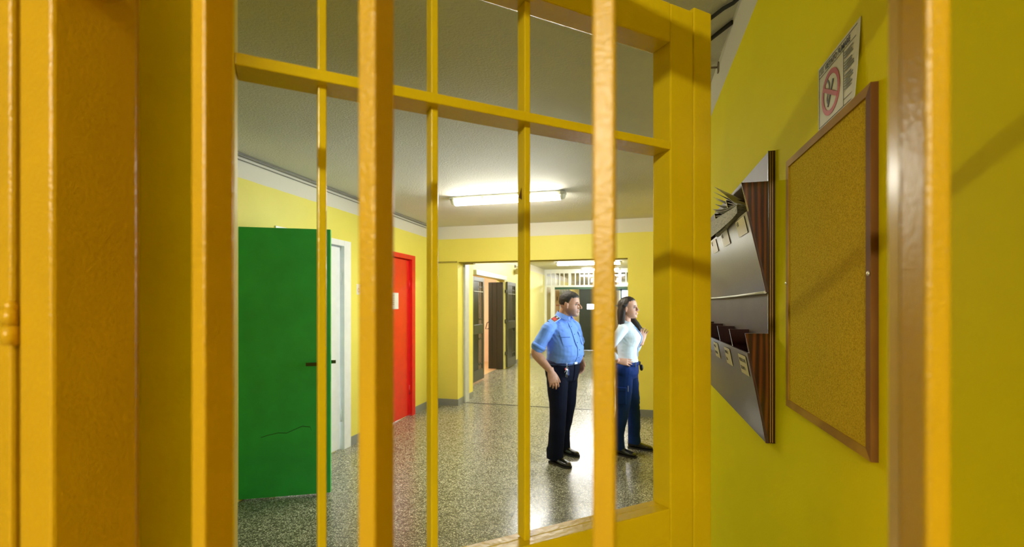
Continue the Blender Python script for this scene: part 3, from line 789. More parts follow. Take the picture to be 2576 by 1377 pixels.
def hand(mb, w, d, n, s, k=1.0, curl=(18, 25, 20), fan=3.0, thumb=(.62, .62, .35)):
    d = Vector(d).normalized(); n = (Vector(n) - d * Vector(n).dot(d)).normalized()
    s0 = d.cross(n); s = s0 if s0.dot(Vector(s)) > 0 else -s0
    w = Vector(w)
    def rg(t, hw, ht): 
        c = w + d * t * k
        return [c + s * hw * k * math.cos(2 * PI * i / 16) + n * ht * k * math.sin(2 * PI * i / 16) for i in range(16)]
    mb.loft([rg(-.03, .029, .021), rg(0, .029, .020), rg(.03, .037, .0175), rg(.065, .041, .0155), rg(.092, .040, .0125), rg(.098, .036, .009)])
    for off, ln, r in ((.031, .074, .0086), (.0104, .083, .0089), (-.0104, .077, .0086), (-.0305, .060, .0076)):
        dd = (d + s * math.tan(math.radians(fan)) * off / .0104 * .55).normalized()
        p = w + d * (.088 - abs(off - .01) * .22) * k + s * off * k; pts = [p - d * .012]; ang = 0; pts.append(p)
        for seg, fr in enumerate((.46, .30, .24)):
            ang += math.radians(curl[seg] * (1.0 + (.12 if off < 0 else 0)))
            p = p + (dd * math.cos(ang) + n * math.sin(ang)) * ln * fr * k; pts.append(p)
        mb.tube(pts, [r * k, r * 1.05 * k, r * k, r * .93 * k, r * .74 * k], 10); mb.ball(pts[-1], r * .74 * k, None, 10)
        mb.ball(pts[1] - n * .003 * k, r * 1.12 * k, None, 10)
    p = w + d * .022 * k + s * .024 * k
    t1 = (d * thumb[0] + s * thumb[1] + n * thumb[2]).normalized(); t2 = (t1 + d * .5 + n * .1).normalized(); t3 = (t2 + d * .5).normalized()
    q = [p, p + t1 * .040 * k, p + t1 * .040 * k + t2 * .031 * k, p + t1 * .040 * k + t2 * .031 * k + t3 * .022 * k]
    mb.tube(q, [.0145 * k, .0115 * k, .0098 * k, .0078 * k], 10); mb.ball(q[-1], .0078 * k, None, 10); mb.ball(q[0], .0145 * k, None, 10)

def head_parts(mb, Mx, k, fem=False):
    """skull, jaw, nose, brow, lips, ears; x forward, y left, z up about the head centre"""
    def E(c, r, ry=0.0, rz=0.0):
        m = Mx @ Matrix.Translation(Vector(c) * k) @ Matrix.Rotation(rz, 4, 'Z') @ Matrix.Rotation(ry, 4, 'Y') @ Matrix.Diagonal((r[0] * k, r[1] * k, r[2] * k, 1))
        g = bmesh.ops.create_uvsphere(mb.bm, u_segments=20, v_segments=14, radius=1.0, matrix=m)
    j = .93 if fem else 1.0
    prof = [(-.117, .064, .030, .020), (-.110, .078, .008, .034), (-.098, .084, -.012, .047), (-.082, .083, -.030, .057), (-.064, .086, -.052, .063), (-.046, .087, -.078, .068), (-.026, .084, -.096, .072), (-.006, .080, -.105, .0745),
            (.010, .086, -.109, .0755), (.022, .089, -.111, .0765), (.045, .088, -.110, .077), (.070, .080, -.103, .0725), (.092, .064, -.090, .0625), (.108, .042, -.070, .048), (.118, .014, -.045, .027), (.1215, -.008, -.024, .010)]
    rings = []
    for z, xf, xb, hw in prof:
        if z < -.02: hw *= j
        cx = xb + (xf - xb) * (.46 if z > -.05 else .40); ring = []
        for i in range(32):
            t = 2 * PI * i / 32; c, s_ = math.cos(t), math.sin(t)
            pw = 2.05 if c < 0 else (2.35 if z > -.07 else 2.1)
            x = cx + (xf - cx if c > 0 else cx - xb) * math.copysign(abs(c) ** (2 / pw), c)
            ring.append(Mx @ (Vector((x, hw * math.copysign(abs(s_) ** (2 / pw), s_), z)) * k))
        rings.append(ring)
    mb.loft(rings)
    E((.079, 0, .016), (.013, .044, .009)); E((.066, 0, -.103), (.021, .022 * j, .015))
    for y in (-1, 1):
        E((-.008, .0775 * y, -.010), (.019, .009, .031), .22, .30 * y); E((-.018, .083 * y, .003), (.010, .006, .023), .22); E((-.004, .078 * y, -.032), (.010, .007, .010))
        E((.094, .0125 * y, -.036), (.011, .0085, .008))
    nl = .96 if fem else 1.06
    m_ = lambda x, z: Mx @ (Vector((x, 0, z)) * k)
    mb.tube([m_(.082, .016), m_(.092, .0), m_(.104 * nl, -.020), m_(.112 * nl, -.033)], [.0075 * k, .0085 * k, .0105 * k, .0095 * k], 12)
    E((.107 * nl, 0, -.034), (.012, .011, .009))
    E((.0885, 0, -.061), (.009, .023, .0065)); E((.087, 0, -.073), (.009, .020, .0075)); E((.080, 0, -.067), (.010, .026, .016))

def face_bits(root, Mx, k, brow_m, lip_m, iris_m, fem=False):
    for y in (-1, 1):
        c = Mx @ (Vector((.0705, .031 * y, -.0005)) * k)
        e = MB().ball(c, .0112 * k, None, 14).build('eye', MEYE, root)
        fw = (Mx.to_3x3() @ Vector((1, .05 * y + .25, 0))).normalized()
        q = fw.to_track_quat('Z', 'Y').to_matrix()
        MB().ball(c + fw * .0078 * k, (.0062 * k, .0062 * k, .0042 * k), q, 12).build('iris', iris_m, e)
        pts = [Mx @ (Vector(v) * k) for v in ((.0905, .016 * y, .0165), (.088, .030 * y, .0215), (.077, .046 * y, .0165))]
        MB().tube(pts, [.0028 * k, .0036 * k, .0016 * k], 8).build('eyebrow', brow_m, root)
        # upper lid line
        pts = [Mx @ (Vector(v) * k) for v in ((.0825, .0195 * y, .001), (.0868, .030 * y, .0072), (.0785, .0435 * y, .002))]
        MB().tube(pts, [.0016 * k, .0022 * k, .0014 * k], 8).build('eyelid', brow_m if fem else MLID, root)
    for zz, hw, r, xx in ((-.0605, .021, .0042, .0945), (-.0725, .018, .0050, .0925)):
        pts = [Mx @ (Vector((xx - .013 * abs(t) ** 2, hw * t, zz + (.003 * abs(t) if zz > -.065 else -.0 + .006 * abs(t)))) * k) for t in (-1, -.6, -.25, 0, .25, .6, 1)]
        MB().tube(pts, [.001 * k, r * .8 * k, r * k, r * .95 * k, r * k, r * .8 * k, .001 * k], 8).build('lip', lip_m, root)

def skin(name, c, stub=None):
    m, t, b = nt(name)
    n = tex_noise(t, 26.0, 3.0)
    r = ramp(t, n.outputs['Fac'], [(0.3, tuple(x * .9 for x in c)), (0.7, tuple(min(1, x * 1.08) for x in c))])
    src = r.outputs['Color']
    if stub:
        a_ = t.nodes.new('ShaderNodeAttribute'); a_.attribute_name = 'stubble'
        mx = t.nodes.new('ShaderNodeMix'); mx.data_type = 'RGBA'
        t.links.new(a_.outputs['Fac'], mx.inputs['Factor']); t.links.new(src, mx.inputs['A']); mx.inputs['B'].default_value = (*stub, 1); src = mx.outputs['Result']
    t.links.new(src, b.inputs['Base Color'])
    b.inputs['Roughness'].default_value = .45; b.inputs['Subsurface Weight'].default_value = .12
    b.inputs['Subsurface Radius'].default_value = (.012, .005, .003)
    return m
MEYE = simple('eye_white', (.36, .31, .28), .4); MLID = simple('lid_shadow', (.20, .09, .06), .5)
MS = skin('tanned_skin', (.58, .30, .19), (.34, .185, .13)); MSW = skin('fair_skin', (.62, .335, .22))
MHAIR = simple('dark_brown_hair', (.022, .014, .007), .65, var=.3, nscale=60, bstr=.5, bscale=240, bdist=.004)
MHAIRW = simple('long_brown_hair', (.016, .008, .004), .5, var=.35, nscale=50, bstr=.4, bscale=200, bdist=.003)
MIRIS = simple('brown_iris', (.03, .015, .008), .2)
MLIPM = simple('lips_muted', (.40, .17, .13), .45); MLIPW = simple('lips_rose', (.52, .17, .14), .4)
def cloth(name, c, bs=.25, sheen=.1, spec=.3):
    m, t, b = nt(name)
    n = tex_noise(t, 5.0, 3.0)
    r = ramp(t, n.outputs['Fac'], [(0.3, tuple(x * .92 for x in c)), (0.7, tuple(min(1, x * 1.06) for x in c))])
    t.links.new(r.outputs['Color'], b.inputs['Base Color'])
    b.inputs['Roughness'].default_value = .75; b.inputs['Sheen Weight'].default_value = sheen; b.inputs['Specular IOR Level'].default_value = spec
    n2 = tex_noise(t, 500.0, 2.0); bump(t, b, n2.outputs['Fac'], bs, .001)
    return m
MSHIRT = cloth('pale_blue_shirt_cotton', (.165, .325, .82)); MTEE = cloth('light_blue_tee', (.28, .40, .86)); MSTRAP = cloth('deep_blue_seam_shade', (.045, .13, .42))
MNAVY = cloth('navy_trouser_wool', (.0045, .0065, .022), .25, 0, .15); MBELT = simple('navy_belt', (.014, .028, .15), .5)
MSHOE = simple('black_leather', (.012, .011, .011), .22, coat=.3); MSOLE = simple('black_rubber', (.02, .02, .02), .6)
MBLOUSE = cloth('white_blouse_cotton', (.62, .70, .74)); MJEAN = cloth('blue_uniform_trousers', (.008, .032, .165), .25, 0, .15); MPIPE = cloth('pale_blue_piping', (.30, .45, .75))
MBLACK = simple('black_nylon', (.012, .012, .014), .5)
MGOLD = simple('white_star', (.75, .75, .72), .4)

class Torso:
    """stack of rings (z, half width, half depth, forward shift); also used to lay trims on the cloth"""
    def __init__(s, rows, pw=2.3): s.rows = rows; s.pw = pw
    def at(s, z):
        r = s.rows
        if z <= r[0][0]: return r[0][1:]
        for p, q in zip(r[:-1], r[1:]):
            if z <= q[0]:
                t = (z - p[0]) / (q[0] - p[0]); return tuple(p[i] * (1 - t) + q[i] * t for i in (1, 2, 3))
        return r[-1][1:]
    def pt(s, z, ang, off=0.0):
        """ang from straight ahead, positive to the person's left"""
        a, b, c = s.at(z); cs, sn = math.cos(ang), math.sin(ang)
        return Vector((c + (b + off) * math.copysign(abs(cs) ** (2 / s.pw), cs), (a + off) * math.copysign(abs(sn) ** (2 / s.pw), sn), z))
    def loft(s, mb, grow=0.0, z0=None, z1=None):
        rows = [r for r in s.rows if (z0 is None or r[0] >= z0) and (z1 is None or r[0] <= z1)]
        mb.loft([ell((0, r[3], r[0]), r[1] + grow, r[2] + grow, 28, s.pw) for r in rows])
def patch(T, z0, z1, a0, a1, off, th, name, m, parent, n=6):
    mb = MB(); nz = max(2, int((z1 - z0) / .02) + 1)
    g = [[T.pt(z0 + (z1 - z0) * j / nz, a0 + (a1 - a0) * i / n, off) for i in range(n + 1)] for j in range(nz + 1)]
    h = [[T.pt(z0 + (z1 - z0) * j / nz, a0 + (a1 - a0) * i / n, off + th) for i in range(n + 1)] for j in range(nz + 1)]
    bm = mb.bm
    G = [[bm.verts.new(p) for p in r] for r in g]; Hh = [[bm.verts.new(p) for p in r] for r in h]
    for j in range(nz):
        for i in range(n):
            bm.faces.new((Hh[j][i], Hh[j][i + 1], Hh[j + 1][i + 1], Hh[j + 1][i])); bm.faces.new((G[j][i], G[j + 1][i], G[j + 1][i + 1], G[j][i + 1]))
    for j in range(nz):
        bm.faces.new((G[j][0], Hh[j][0], Hh[j + 1][0], G[j + 1][0])); bm.faces.new((G[j][n], G[j + 1][n], Hh[j + 1][n], Hh[j][n]))
    for i in range(n):
        bm.faces.new((G[0][i], G[0][i + 1], Hh[0][i + 1], Hh[0][i])); bm.faces.new((G[nz][i], Hh[nz][i], Hh[nz][i + 1], G[nz][i + 1]))
    return mb.build(name, m, parent)
def wrinkle(me, amp, sc, seed, zlim=None, folds=()):
    """cloth folds: anisotropic noise plus given diagonal creases, pushed along the normal"""
    off = Vector((seed * 3.1, seed * 1.7, seed * .9))
    nrm = [v.normal.copy() for v in me.vertices]
    for v, n in zip(me.vertices, nrm):
        c = v.co
        a = noise.noise(Vector((c.x * sc[0], c.y * sc[1], c.z * sc[2])) + off)
        d = amp * a + amp * .45 * noise.noise(Vector((c.x * sc[0] * 2.3, c.y * sc[1] * 2.3, c.z * sc[2] * 2.3)) + off)
        for (p, q, wid, dep) in folds:
            pq = q - p; t = max(0, min(1, (c - p).dot(pq) / pq.length_squared)); dist = (c - (p + pq * t)).length
            if dist < wid * 2.5: d += dep * (math.exp(-(dist / wid) ** 2) - .6 * math.exp(-((dist - wid * 1.4) / (wid * .7)) ** 2)) * math.sin(PI * min(1, max(0, t * .9 + .05)))
        if zlim and c.z < zlim[0] + zlim[1]: d *= max(0, (c.z - zlim[0]) / zlim[1])
        v.co = c + n * d
def shoe(mb_up, mb_sole, c, yaw, k=1.0, heel=.022):
    R = Matrix.Translation(c) @ Matrix.Rotation(yaw, 4, 'Z')
    def ring(x, w, z0, z1, n=16):
        return [R @ Vector((x, w * math.copysign(abs(math.cos(2 * PI * i / n)) ** .8, math.cos(2 * PI * i / n)), z0 + (z1 - z0) * (.5 + .5 * math.sin(2 * PI * i / n)))) for i in range(n)]
    L = k
    mb_up.loft([ring(-.078 * L, .015, .022, .07), ring(-.07 * L, .030, .018, .095), ring(-.04 * L, .036, .018, .112), ring(0.0, .037, .016, .108), ring(.045 * L, .039, .014, .088), ring(.095 * L, .046, .012, .066), ring(.145 * L, .048, .011, .056), ring(.185 * L, .040, .012, .049), ring(.205 * L, .026, .015, .040), ring(.213 * L, .010, .02, .032)])
    out = [(-.082, .012), (-.072, .031), (-.03, .038), (.03, .039), (.10, .049), (.15, .051), (.19, .042), (.212, .026), (.22, .009)]
    pts = [R @ Vector((x * L, w, 0)) for x, w in out] + [R @ Vector((x * L, -w, 0)) for x, w in reversed(out)]
    mb_sole.poly(pts, (0, 0, .017))

def facing(beta):
    """beta: turn from facing the camera towards picture right"""
    r, f = Vector((CT, ST)), Vector((-ST, CT))
    d = r * math.sin(beta) - f * math.cos(beta)
    return math.atan2(d.y, d.x)
def ground(u, D):
    return (u * CT - D * ST, u * ST + D * CT, 0.0)

# ================================================================== the man
B1 = math.radians(46)
man = empty('person', ground(.516, 4.78), facing(B1))
tag(man, 'man in a pale blue short sleeved uniform shirt and navy trousers, looking right', 'person')
T1 = Torso([(.965, .182, .146, .006), (1.01, .192, .160, .020), (1.07, .196, .172, .034), (1.14, .194, .170, .034), (1.20, .192, .152, .020), (1.27, .192, .136, .008), (1.325, .190, .120, .000), (1.365, .172, .100, -.008), (1.397, .140, .086, -.014), (1.425, .104, .076, -.008), (1.452, .076, .069, .004)])
HM1 = Matrix.Translation(P3(.020, .082, 1.570)) @ Matrix.Rotation(math.radians(14), 4, 'Z') @ Matrix.Rotation(math.radians(2), 4, 'Y')
K1 = 1.03
RS, RE, RW = P3(-.210, -.012, 1.332), P3(-.296, -.105, 1.100), P3(-.270, .055, .930)
LS, LE, LW = P3(.210, -.012, 1.332), P3(.352, -.055, 1.125), P3(.262, .035, 1.000)
b = MB()
head_parts(b, HM1, K1)
chain(b, [P3(.014, .048, 1.545), P3(.010, .024, 1.485), P3(0, -.006, 1.39)], [.056, .061, .070])
T1.loft(b, -.016, None, 1.40)
chain(b, [P3(-.10, -.012, 1.34), RS, (RS + RE) / 2 + P3(0, .004, 0), RE, RE * .6 + RW * .4 + P3(-.006, -.008, 0), RW], [.055, .058, .053, (.047, .049), (.048, .046), (.033, .029)])
chain(b, [P3(.10, -.012, 1.34), LS, (LS + LE) / 2, LE, LE * .55 + LW * .45, LW], [.055, .058, .053, (.047, .049), (.047, .044), (.033, .029)])
hand(b, RW + P3(.004, .008, -.012), P3(.10, .26, -.96), P3(.62, -.78, .0), P3(.7, .6, 0), 1.18, (18, 28, 20), 2.6, (.80, .42, .40))
hand(b, LW + P3(-.006, .004, -.010), P3(-.30, .34, -.88), P3(-.90, -.1, .1), P3(-.2, .9, .1), 1.10, (14, 24, 20), 3.0)
for s_, ft in ((-1, .070), (1, -.072)):
    chain(b, [P3(.085 * s_, 0, .90), P3(.118 * s_ - .008, ft * .5 + .006, .48), P3(.148 * s_ - .018, ft - .024, .09)], [.075, .050, .038])
me = fuse(b, .0042, 3)
# stubble is a darker skin on the lower face
HI = HM1.inverted()
body = put(me, 'body', MS, man)
at_ = body.data.attributes.new('stubble', 'FLOAT', 'POINT')
for i, v in enumerate(body.data.vertices):
    q = HI @ v.co / K1
    w_ = ramp01(-q.z, .030, .062) * ramp01(q.z, -.150, -.120) * ramp01(q.x, -.022, .012)
    w_ *= 1 - ramp01(.030 - abs(q.y), 0, .010) * ramp01(q.z, -.080, -.074) * ramp01(-q.z, .052, .058) * ramp01(q.x, .07, .08)
    at_.data[i].value = w_
face_bits(man, HM1, K1, MHAIR, MLIPM, MIRIS)
# hair cap
hb = MB(); bmesh.ops.create_uvsphere(hb.bm, u_segments=72, v_segments=54, radius=1.0)
for v in hb.bm.verts:
    c = v.co.copy(); v.co = Vector((-.013 + c.x * .1035, c.y * .0835, .036 + c.z * .0945))
    if v.co.x > .035: v.co.x = .035 + (v.co.x - .035) * 1.10
for v in hb.bm.verts:
    c = v.co; ay = abs(c.y)
    line = .072 - .012 * (ay / .06) ** 2 if c.x > .045 else (.069 - .062 * ramp01(.045 - c.x, 0, .034) if c.x > .011 else (.007 - .006 * ramp01(.011 - c.x, 0, .02) if c.x > -.020 else -.052))
    if -.020 > c.x > -.045: line = .002 - .054 * ramp01(-.020 - c.x, 0, .020)
    t_ = ramp01(c.z - line, -.007, .006)
    v.co = c * (.86 + .14 * t_) + Vector((0, 0, .004 * (1 - t_))) + c.normalized() * (.0030 * noise.noise(c * 75) + .0012) * t_
bmesh.ops.transform(hb.bm, matrix=HM1 @ Matrix.Scale(K1, 4), verts=hb.bm.verts)
for f in hb.bm.faces: f.smooth = True
hb.build('hair', MHAIR, man)
# shirt
s = MB(); T1.loft(s)
for S_, E_ in ((RS, RE), (LS, LE)):
    sg_ = -1 if S_.y < 0 else 1
    en = S_ * .20 + E_ * .80
    chain(s, [P3(.075 * sg_, -.012, 1.345), P3(.145 * sg_, -.012, 1.338), S_, S_ * .5 + E_ * .5, en], [.052, .062, .066, .068, .071], 18)
me = fuse(s, .0055, 5)
ax = P3(-.165, .06, 1.25)
fl = [(P3(-.185, .04, 1.31), P3(-.07, .135, 1.20), .016, -.009), (P3(-.20, .0, 1.30), P3(-.15, .10, 1.16), .014, -.008), (P3(-.15, .10, 1.10), P3(.0, .20, 1.05), .013, .006), (P3(-.18, .05, 1.06), P3(-.03, .19, 1.10), .012, -.006),
      (P3(.18, .05, 1.30), P3(.09, .14, 1.18), .014, -.008), (P3(.17, .09, 1.12), P3(.04, .2, 1.04), .012, -.006), (P3(-.16, .09, 1.005), P3(.0, .185, 1.01), .011, .006), (P3(-.13, .03, 1.40), P3(-.085, .11, 1.25), .011, -.006)]
wrinkle(me, .0058, (9, 9, 16), 2, None, fl)
for v in me.vertices:      # sleeve ends are cut clean
    pass
put(me, 'shirt', MSHIRT, man)
for S_, E_ in ((RS, RE), (LS, LE)):
    d = (E_ - S_).normalized(); en = S_ * .20 + E_ * .80
    MB().tube([en - d * .028, en + d * .008], [.0735, .0735], 22, True).build('sleeve_hem', MSHIRT, man)
# collar leaves, open at the throat
cl = MB(); n = 22; up_, lo_ = [], []
for i in range(n + 1):
    a = math.radians(24) + (2 * PI - math.radians(48)) * i / n; e = abs(i - n / 2) / (n / 2)
    cz = 1.482 - .030 * e ** 3
    up_.append(Vector((.018 + .070 * math.cos(a), .006 + .071 * math.sin(a), cz + .008 - .012 * math.cos(a))))
    w_ = .089 + .010 * e
    lo_.append(Vector((.008 + (w_ + .034 * e ** 4) * math.cos(a), w_ * math.sin(a), cz - .040 - .020 * e ** 5)))
for i in range(n):
    cl.poly([up_[i], up_[i + 1], lo_[i + 1], lo_[i]], (0, 0, .003))
cl.build('collar', MSHIRT, man)
st = MB(); st.loft([ell((0, .002, 1.395), .085, .078, 24), ell((.004, .014, 1.452), .071, .071, 24)], True); st.build('undershirt', MTEE, man)
patch(T1, 1.0, 1.395, -.085, .085, .0015, .0035, 'placket', MSHIRT, man)
patch(T1, 1.0, 1.395, -.105, -.085, .0012, .0022, 'placket_seam', MSTRAP, man, 2)
for z in (1.045, 1.12, 1.19, 1.27, 1.345):
    p = T1.pt(z, .0, .0062); MB().ball(p, (.003, .0058, .0058), None, 10).build('button', MSTRAP, man)
for sg_ in (-1, 1):
    pk = patch(T1, 1.165, 1.275, min(.36 * sg_, .92 * sg_), max(.36 * sg_, .92 * sg_), .0035, .004, 'chest_pocket', MSHIRT, man)
    patch(T1, 1.250, 1.292, min(.33 * sg_, .95 * sg_), max(.33 * sg_, .95 * sg_), .0075, .004, 'flap', MSHIRT, pk)
    patch(T1, 1.243, 1.250, min(.35 * sg_, .93 * sg_), max(.35 * sg_, .93 * sg_), .0072, .002, 'flap_shadow_strip', MSTRAP, pk)  # deep blue strip paints the shade under the pocket flap
    # shoulder strap with badge, lying along the shoulder line
    a = P3(.088 * sg_, .022, 1.447); c = P3(.222 * sg_, .012, 1.392); d = (c - a).normalized(); f_ = Vector((.80, 0, -.60)); f_ = (f_ - d * f_.dot(d)).normalized(); u_ = d.cross(f_); u_ = u_ if u_.z > 0 else -u_
    def slab(t0, t1, w, h0, h1):
        return [a + d * t0 - f_ * w + u_ * h0, a + d * t1 - f_ * w + u_ * h0, a + d * t1 + f_ * w + u_ * h0, a + d * t0 + f_ * w + u_ * h0], u_ * (h1 - h0)
    ep = MB().poly(*slab(0, .14, .029, -.020, .0)).build('shoulder_strap', MSHIRT, man)
    MB().poly(*slab(.010, .104, .030, .0, .003)).build('badge_border', MGOLD, ep)
    MB().poly(*slab(.014, .100, .0255, .003, .0045)).build('badge_ground', MBLACK, ep)
    MB().poly(*slab(.048, .093, .020, .0045, .006)).build('badge_red', M['sign_red'], ep)
    star = MB(); cc = a + d * .031 + u_ * .0046
    star.poly([cc + (d * math.cos(k * PI / 5) + f_ * math.sin(k * PI / 5)) * (.0125 if k % 2 == 0 else .0055) for k in range(10)], u_ * .0015); star.build('badge_star', MGOLD, ep)
# trousers
T1b = Torso([(.80, .166, .134, -.004), (.86, .192, .150, -.004), (.92, .194, .153, .0), (.975, .184, .148, .006), (1.010, .182, .146, .008)])
t = MB(); T1b.loft(t)
for s_, ft in ((-1, .070), (1, -.072)):
    chain(t, [P3(.088 * s_, -.004, .90), P3(.098 * s_ - .004, ft * .2, .74), P3(.120 * s_ - .008, ft * .55 + .004, .48), P3(.140 * s_ - .014, ft - .026, .26), P3(.148 * s_ - .018, ft - .036, .105)], [(.100, .122), (.096, .112), (.077, .085), (.075, .082), (.073, .084)], 18)
    t.loft([ell((.148 * s_ - .018, ft - .036, .15), .072, .083, 20), ell((.149 * s_ - .018, ft - .034, .045), .071, .088, 20)])
me = fuse(t, .0065, 5)
fl = [(P3(.12 * s_, ft + .02, .16 + dz), P3(.18 * s_, ft - .04, .12 + dz), .016, .007) for s_, ft in ((-1, .07), (1, -.072)) for dz in (0, .06, .13)]
fl += [(P3(-.05, .12, .80), P3(-.17, .05, .86), .014, -.005), (P3(.05, .12, .80), P3(.17, .05, .86), .014, -.005)]
wrinkle(me, .0055, (7, 7, 9), 5, (.05, .08), fl)
put(me, 'trousers', MNAVY, man)
be = MB(); be.loft([ell((0, .008, .975), .190, .154, 40, 2.3), ell((0, .009, 1.014), .1895, .1545, 40, 2.3)], True); bo = be.build('belt', MBELT, man)
p = Vector((.009 + .1555, 0, .9945)); MB().box(-.001, .005, -.024, .024, -.021, .021, .002).build('buckle', M['steel'], bo).location = p
patch(T1b, .80, .970, -.02, .02, .003, .004, 'fly_flap', MNAVY, man)
up_s, so_s = MB(), MB()
for s_, ft, yw in ((-1, .070, -.10), (1, -.072, .06)):
    up_s, so_s = MB(), MB(); shoe(up_s, so_s, P3(.150 * s_ - .018, ft - .030, .0), yw, .93)
    o = put(fuse(up_s, .006, 2), 'shoe', MSHOE, man); so_s.build('sole', MSOLE, o)
wt = MB(); d = (LW - LE).normalized(); c = LE * .12 + LW * .88
wt.tube([c - d * .010, c + d * .010], .0335, 20); wo = wt.build('watch', MBLACK, man)
bk_ = c + P3(.020, .026, .012); MB().ball(bk_, (.018, .018, .008), (P3(.6, .7, .3)).to_track_quat('Z', 'Y').to_matrix(), 14).build('watch_case', MBLACK, wo)

# bunch of keys clipped to his belt
R1 = Matrix.Translation(man.location) @ Matrix.Rotation(man.rotation_euler.z, 4, 'Z')
kp = T1b.pt(.968, -.62, .018)
ky = empty('key_bunch', R1 @ kp, man.rotation_euler.z); tag(ky, "bunch of keys with red and blue tags hanging from the man's belt", 'keys')
MB().tube([(0.002, .0, .03), (.006, 0, .01), (.008, 0, -.012)], .0028, 8).build('clip', M['steel'], ky)
MB().tube([(.008, .013 * math.cos(a), -.022 + .013 * math.sin(a)) for a in [k * PI / 8 for k in range(17)]], .0016, 6, False).build('ring', M['steel'], ky)
for k, (dy, dz) in enumerate(((-.045, -.028), (-.030, -.075), (-.012, -.085))):
    q = Vector((.010 + .002 * k, 0, -.030)); e_ = q + Vector((.002, dy, dz)); d = (e_ - q).normalized()
    kb = MB(); kb.tube([q + d * .02, e_], .0022, 6); kb.ball(q + d * .012, (.002, .010, .012), None, 10); kb.build('key', M['steel'], ky)
MB().box(.006, .011, -.034, -.012, -.040, -.018, .002).build('red_tag', M['sign_red'], ky)
MB().box(.008, .013, .006, .030, -.095, -.036, .003).build('blue_tag', MBELT, ky)

# ================================================================== the woman
B2 = math.radians(62)
wom = empty('person', ground(1.225, 5.0), facing(B2))
tag(wom, 'woman with long dark hair in a white blouse and blue trousers raising one hand', 'person')
T2 = Torso([(.945, .152, .112, .004), (.99, .142, .104, .006), (1.05, .132, .100, .008), (1.12, .136, .106, .012), (1.18, .146, .124, .024), (1.225, .150, .130, .028), (1.275, .152, .116, .014), (1.315, .146, .092, .0), (1.345, .118, .076, -.010), (1.368, .082, .064, -.014), (1.385, .058, .054, -.014)])
HM2 = Matrix.Translation(P3(.0, .022, 1.530)) @ Matrix.Rotation(math.radians(-9), 4, 'Z') @ Matrix.Rotation(math.radians(-4), 4, 'Y')
K2 = .96
RS, RE, RW = P3(-.168, -.010, 1.300), P3(-.325, -.115, 1.105), P3(-.205, -.045, .985)
LS, LE, LW = P3(.168, -.010, 1.300), P3(.232, .030, 1.080), P3(.066, .128, 1.155)
b = MB()
head_parts(b, HM2, K2, True)
chain(b, [P3(0, .006, 1.50), P3(0, -.006, 1.44), P3(0, -.012, 1.35)], [.046, .047, .055])
T2.loft(b, -.014, None, 1.35)
for S_, E_, W_ in ((RS, RE, RW), (LS, LE, LW)):
    sg_ = -1 if S_.y < 0 else 1
    chain(b, [P3(.08 * sg_, -.012, 1.30), S_, (S_ + E_) / 2, E_, E_ * .55 + W_ * .45, W_], [.045, .047, .040, .034, (.034, .032), (.024, .020)])
hand(b, RW + P3(.004, .010, -.002), P3(.36, .90, -.10), P3(.80, -.35, -.3), P3(.1, .1, .9), .92, (10, 14, 14), 4.0, (.45, .3, .75))
hand(b, LW + P3(-.006, .012, .014), P3(-.05, .20, .95), P3(-.75, .55, -.2), P3(-.5, -.7, .2), 1.0, (10, 18, 20), 6.0, (.5, .8, .2))
for s_, ft in ((-1, -.05), (1, .05)):
    chain(b, [P3(.080 * s_, 0, .88), P3(.10 * s_, ft * .5 + .01, .46), P3(.14 * s_, ft, .09)], [.072, .045, .034])
put(fuse(b, .0042, 3), 'body', MSW, wom)
face_bits(wom, HM2, K2, MHAIRW, MLIPW, MIRIS, True)
# hair: cap swept back plus the long fall behind and over the far shoulder
hb = MB(); bmesh.ops.create_uvsphere(hb.bm, u_segments=72, v_segments=54, radius=1.0)
for v in hb.bm.verts:
    c = v.co.copy(); v.co = Vector((-.016 + c.x * .106, c.y * .0855, .034 + c.z * .098))
for v in hb.bm.verts:
    c = v.co; ay = abs(c.y)
    line = .080 - .014 * (ay / .06) ** 2 if c.x > .045 else (.072 - .060 * ramp01(.045 - c.x, 0, .040) if c.x > .004 else (.012 - .10 * ramp01(.004 - c.x, 0, .03)))
    t_ = ramp01(c.z - line, -.007, .006)
    v.co = c * (.86 + .14 * t_) + Vector((0, 0, .004 * (1 - t_)))
bmesh.ops.transform(hb.bm, matrix=HM2 @ Matrix.Scale(K2, 4), verts=hb.bm.verts)
def lock(pts, rad, seed):
    chain(hb, pts, rad, 16, 6)
hc = lambda x, y, z: HM2 @ (Vector((x, y, z)) * K2)
lock([hc(-.055, 0, .03), hc(-.090, 0, -.03), hc(-.095, 0, -.11), hc(-.100, 0, -.19), hc(-.105, 0, -.27)], [(.075, .05), (.078, .040), (.074, .036), (.066, .030), (.035, .014)], 1)
for y in (-1, 1):
    lock([hc(-.02, .072 * y, .035), hc(-.045, .082 * y, -.035), hc(-.055, .085 * y, -.11), hc(-.06, .080 * y, -.18), hc(-.07, .070 * y, -.25)], [(.018, .03), (.02, .034), (.022, .034), (.020, .028), (.008, .012)], 2)
lock([hc(-.03, .078, -.03), hc(-.005, .088, -.12), hc(.045, .085, -.19), hc(.075, .070, -.26), hc(.085, .06, -.33), hc(.085, .05, -.385)], [.022, .030, .030, .026, .018, .006], 3)
lock([hc(.02, .088, -.16), hc(.075, .080, -.205), hc(.115, .078, -.245)], [.016, .013, .003], 4)
me = fuse(hb, .0055, 2)
wrinkle(me, .0035, (55, 55, 7), 3)
put(me, 'hair', MHAIRW, wom)
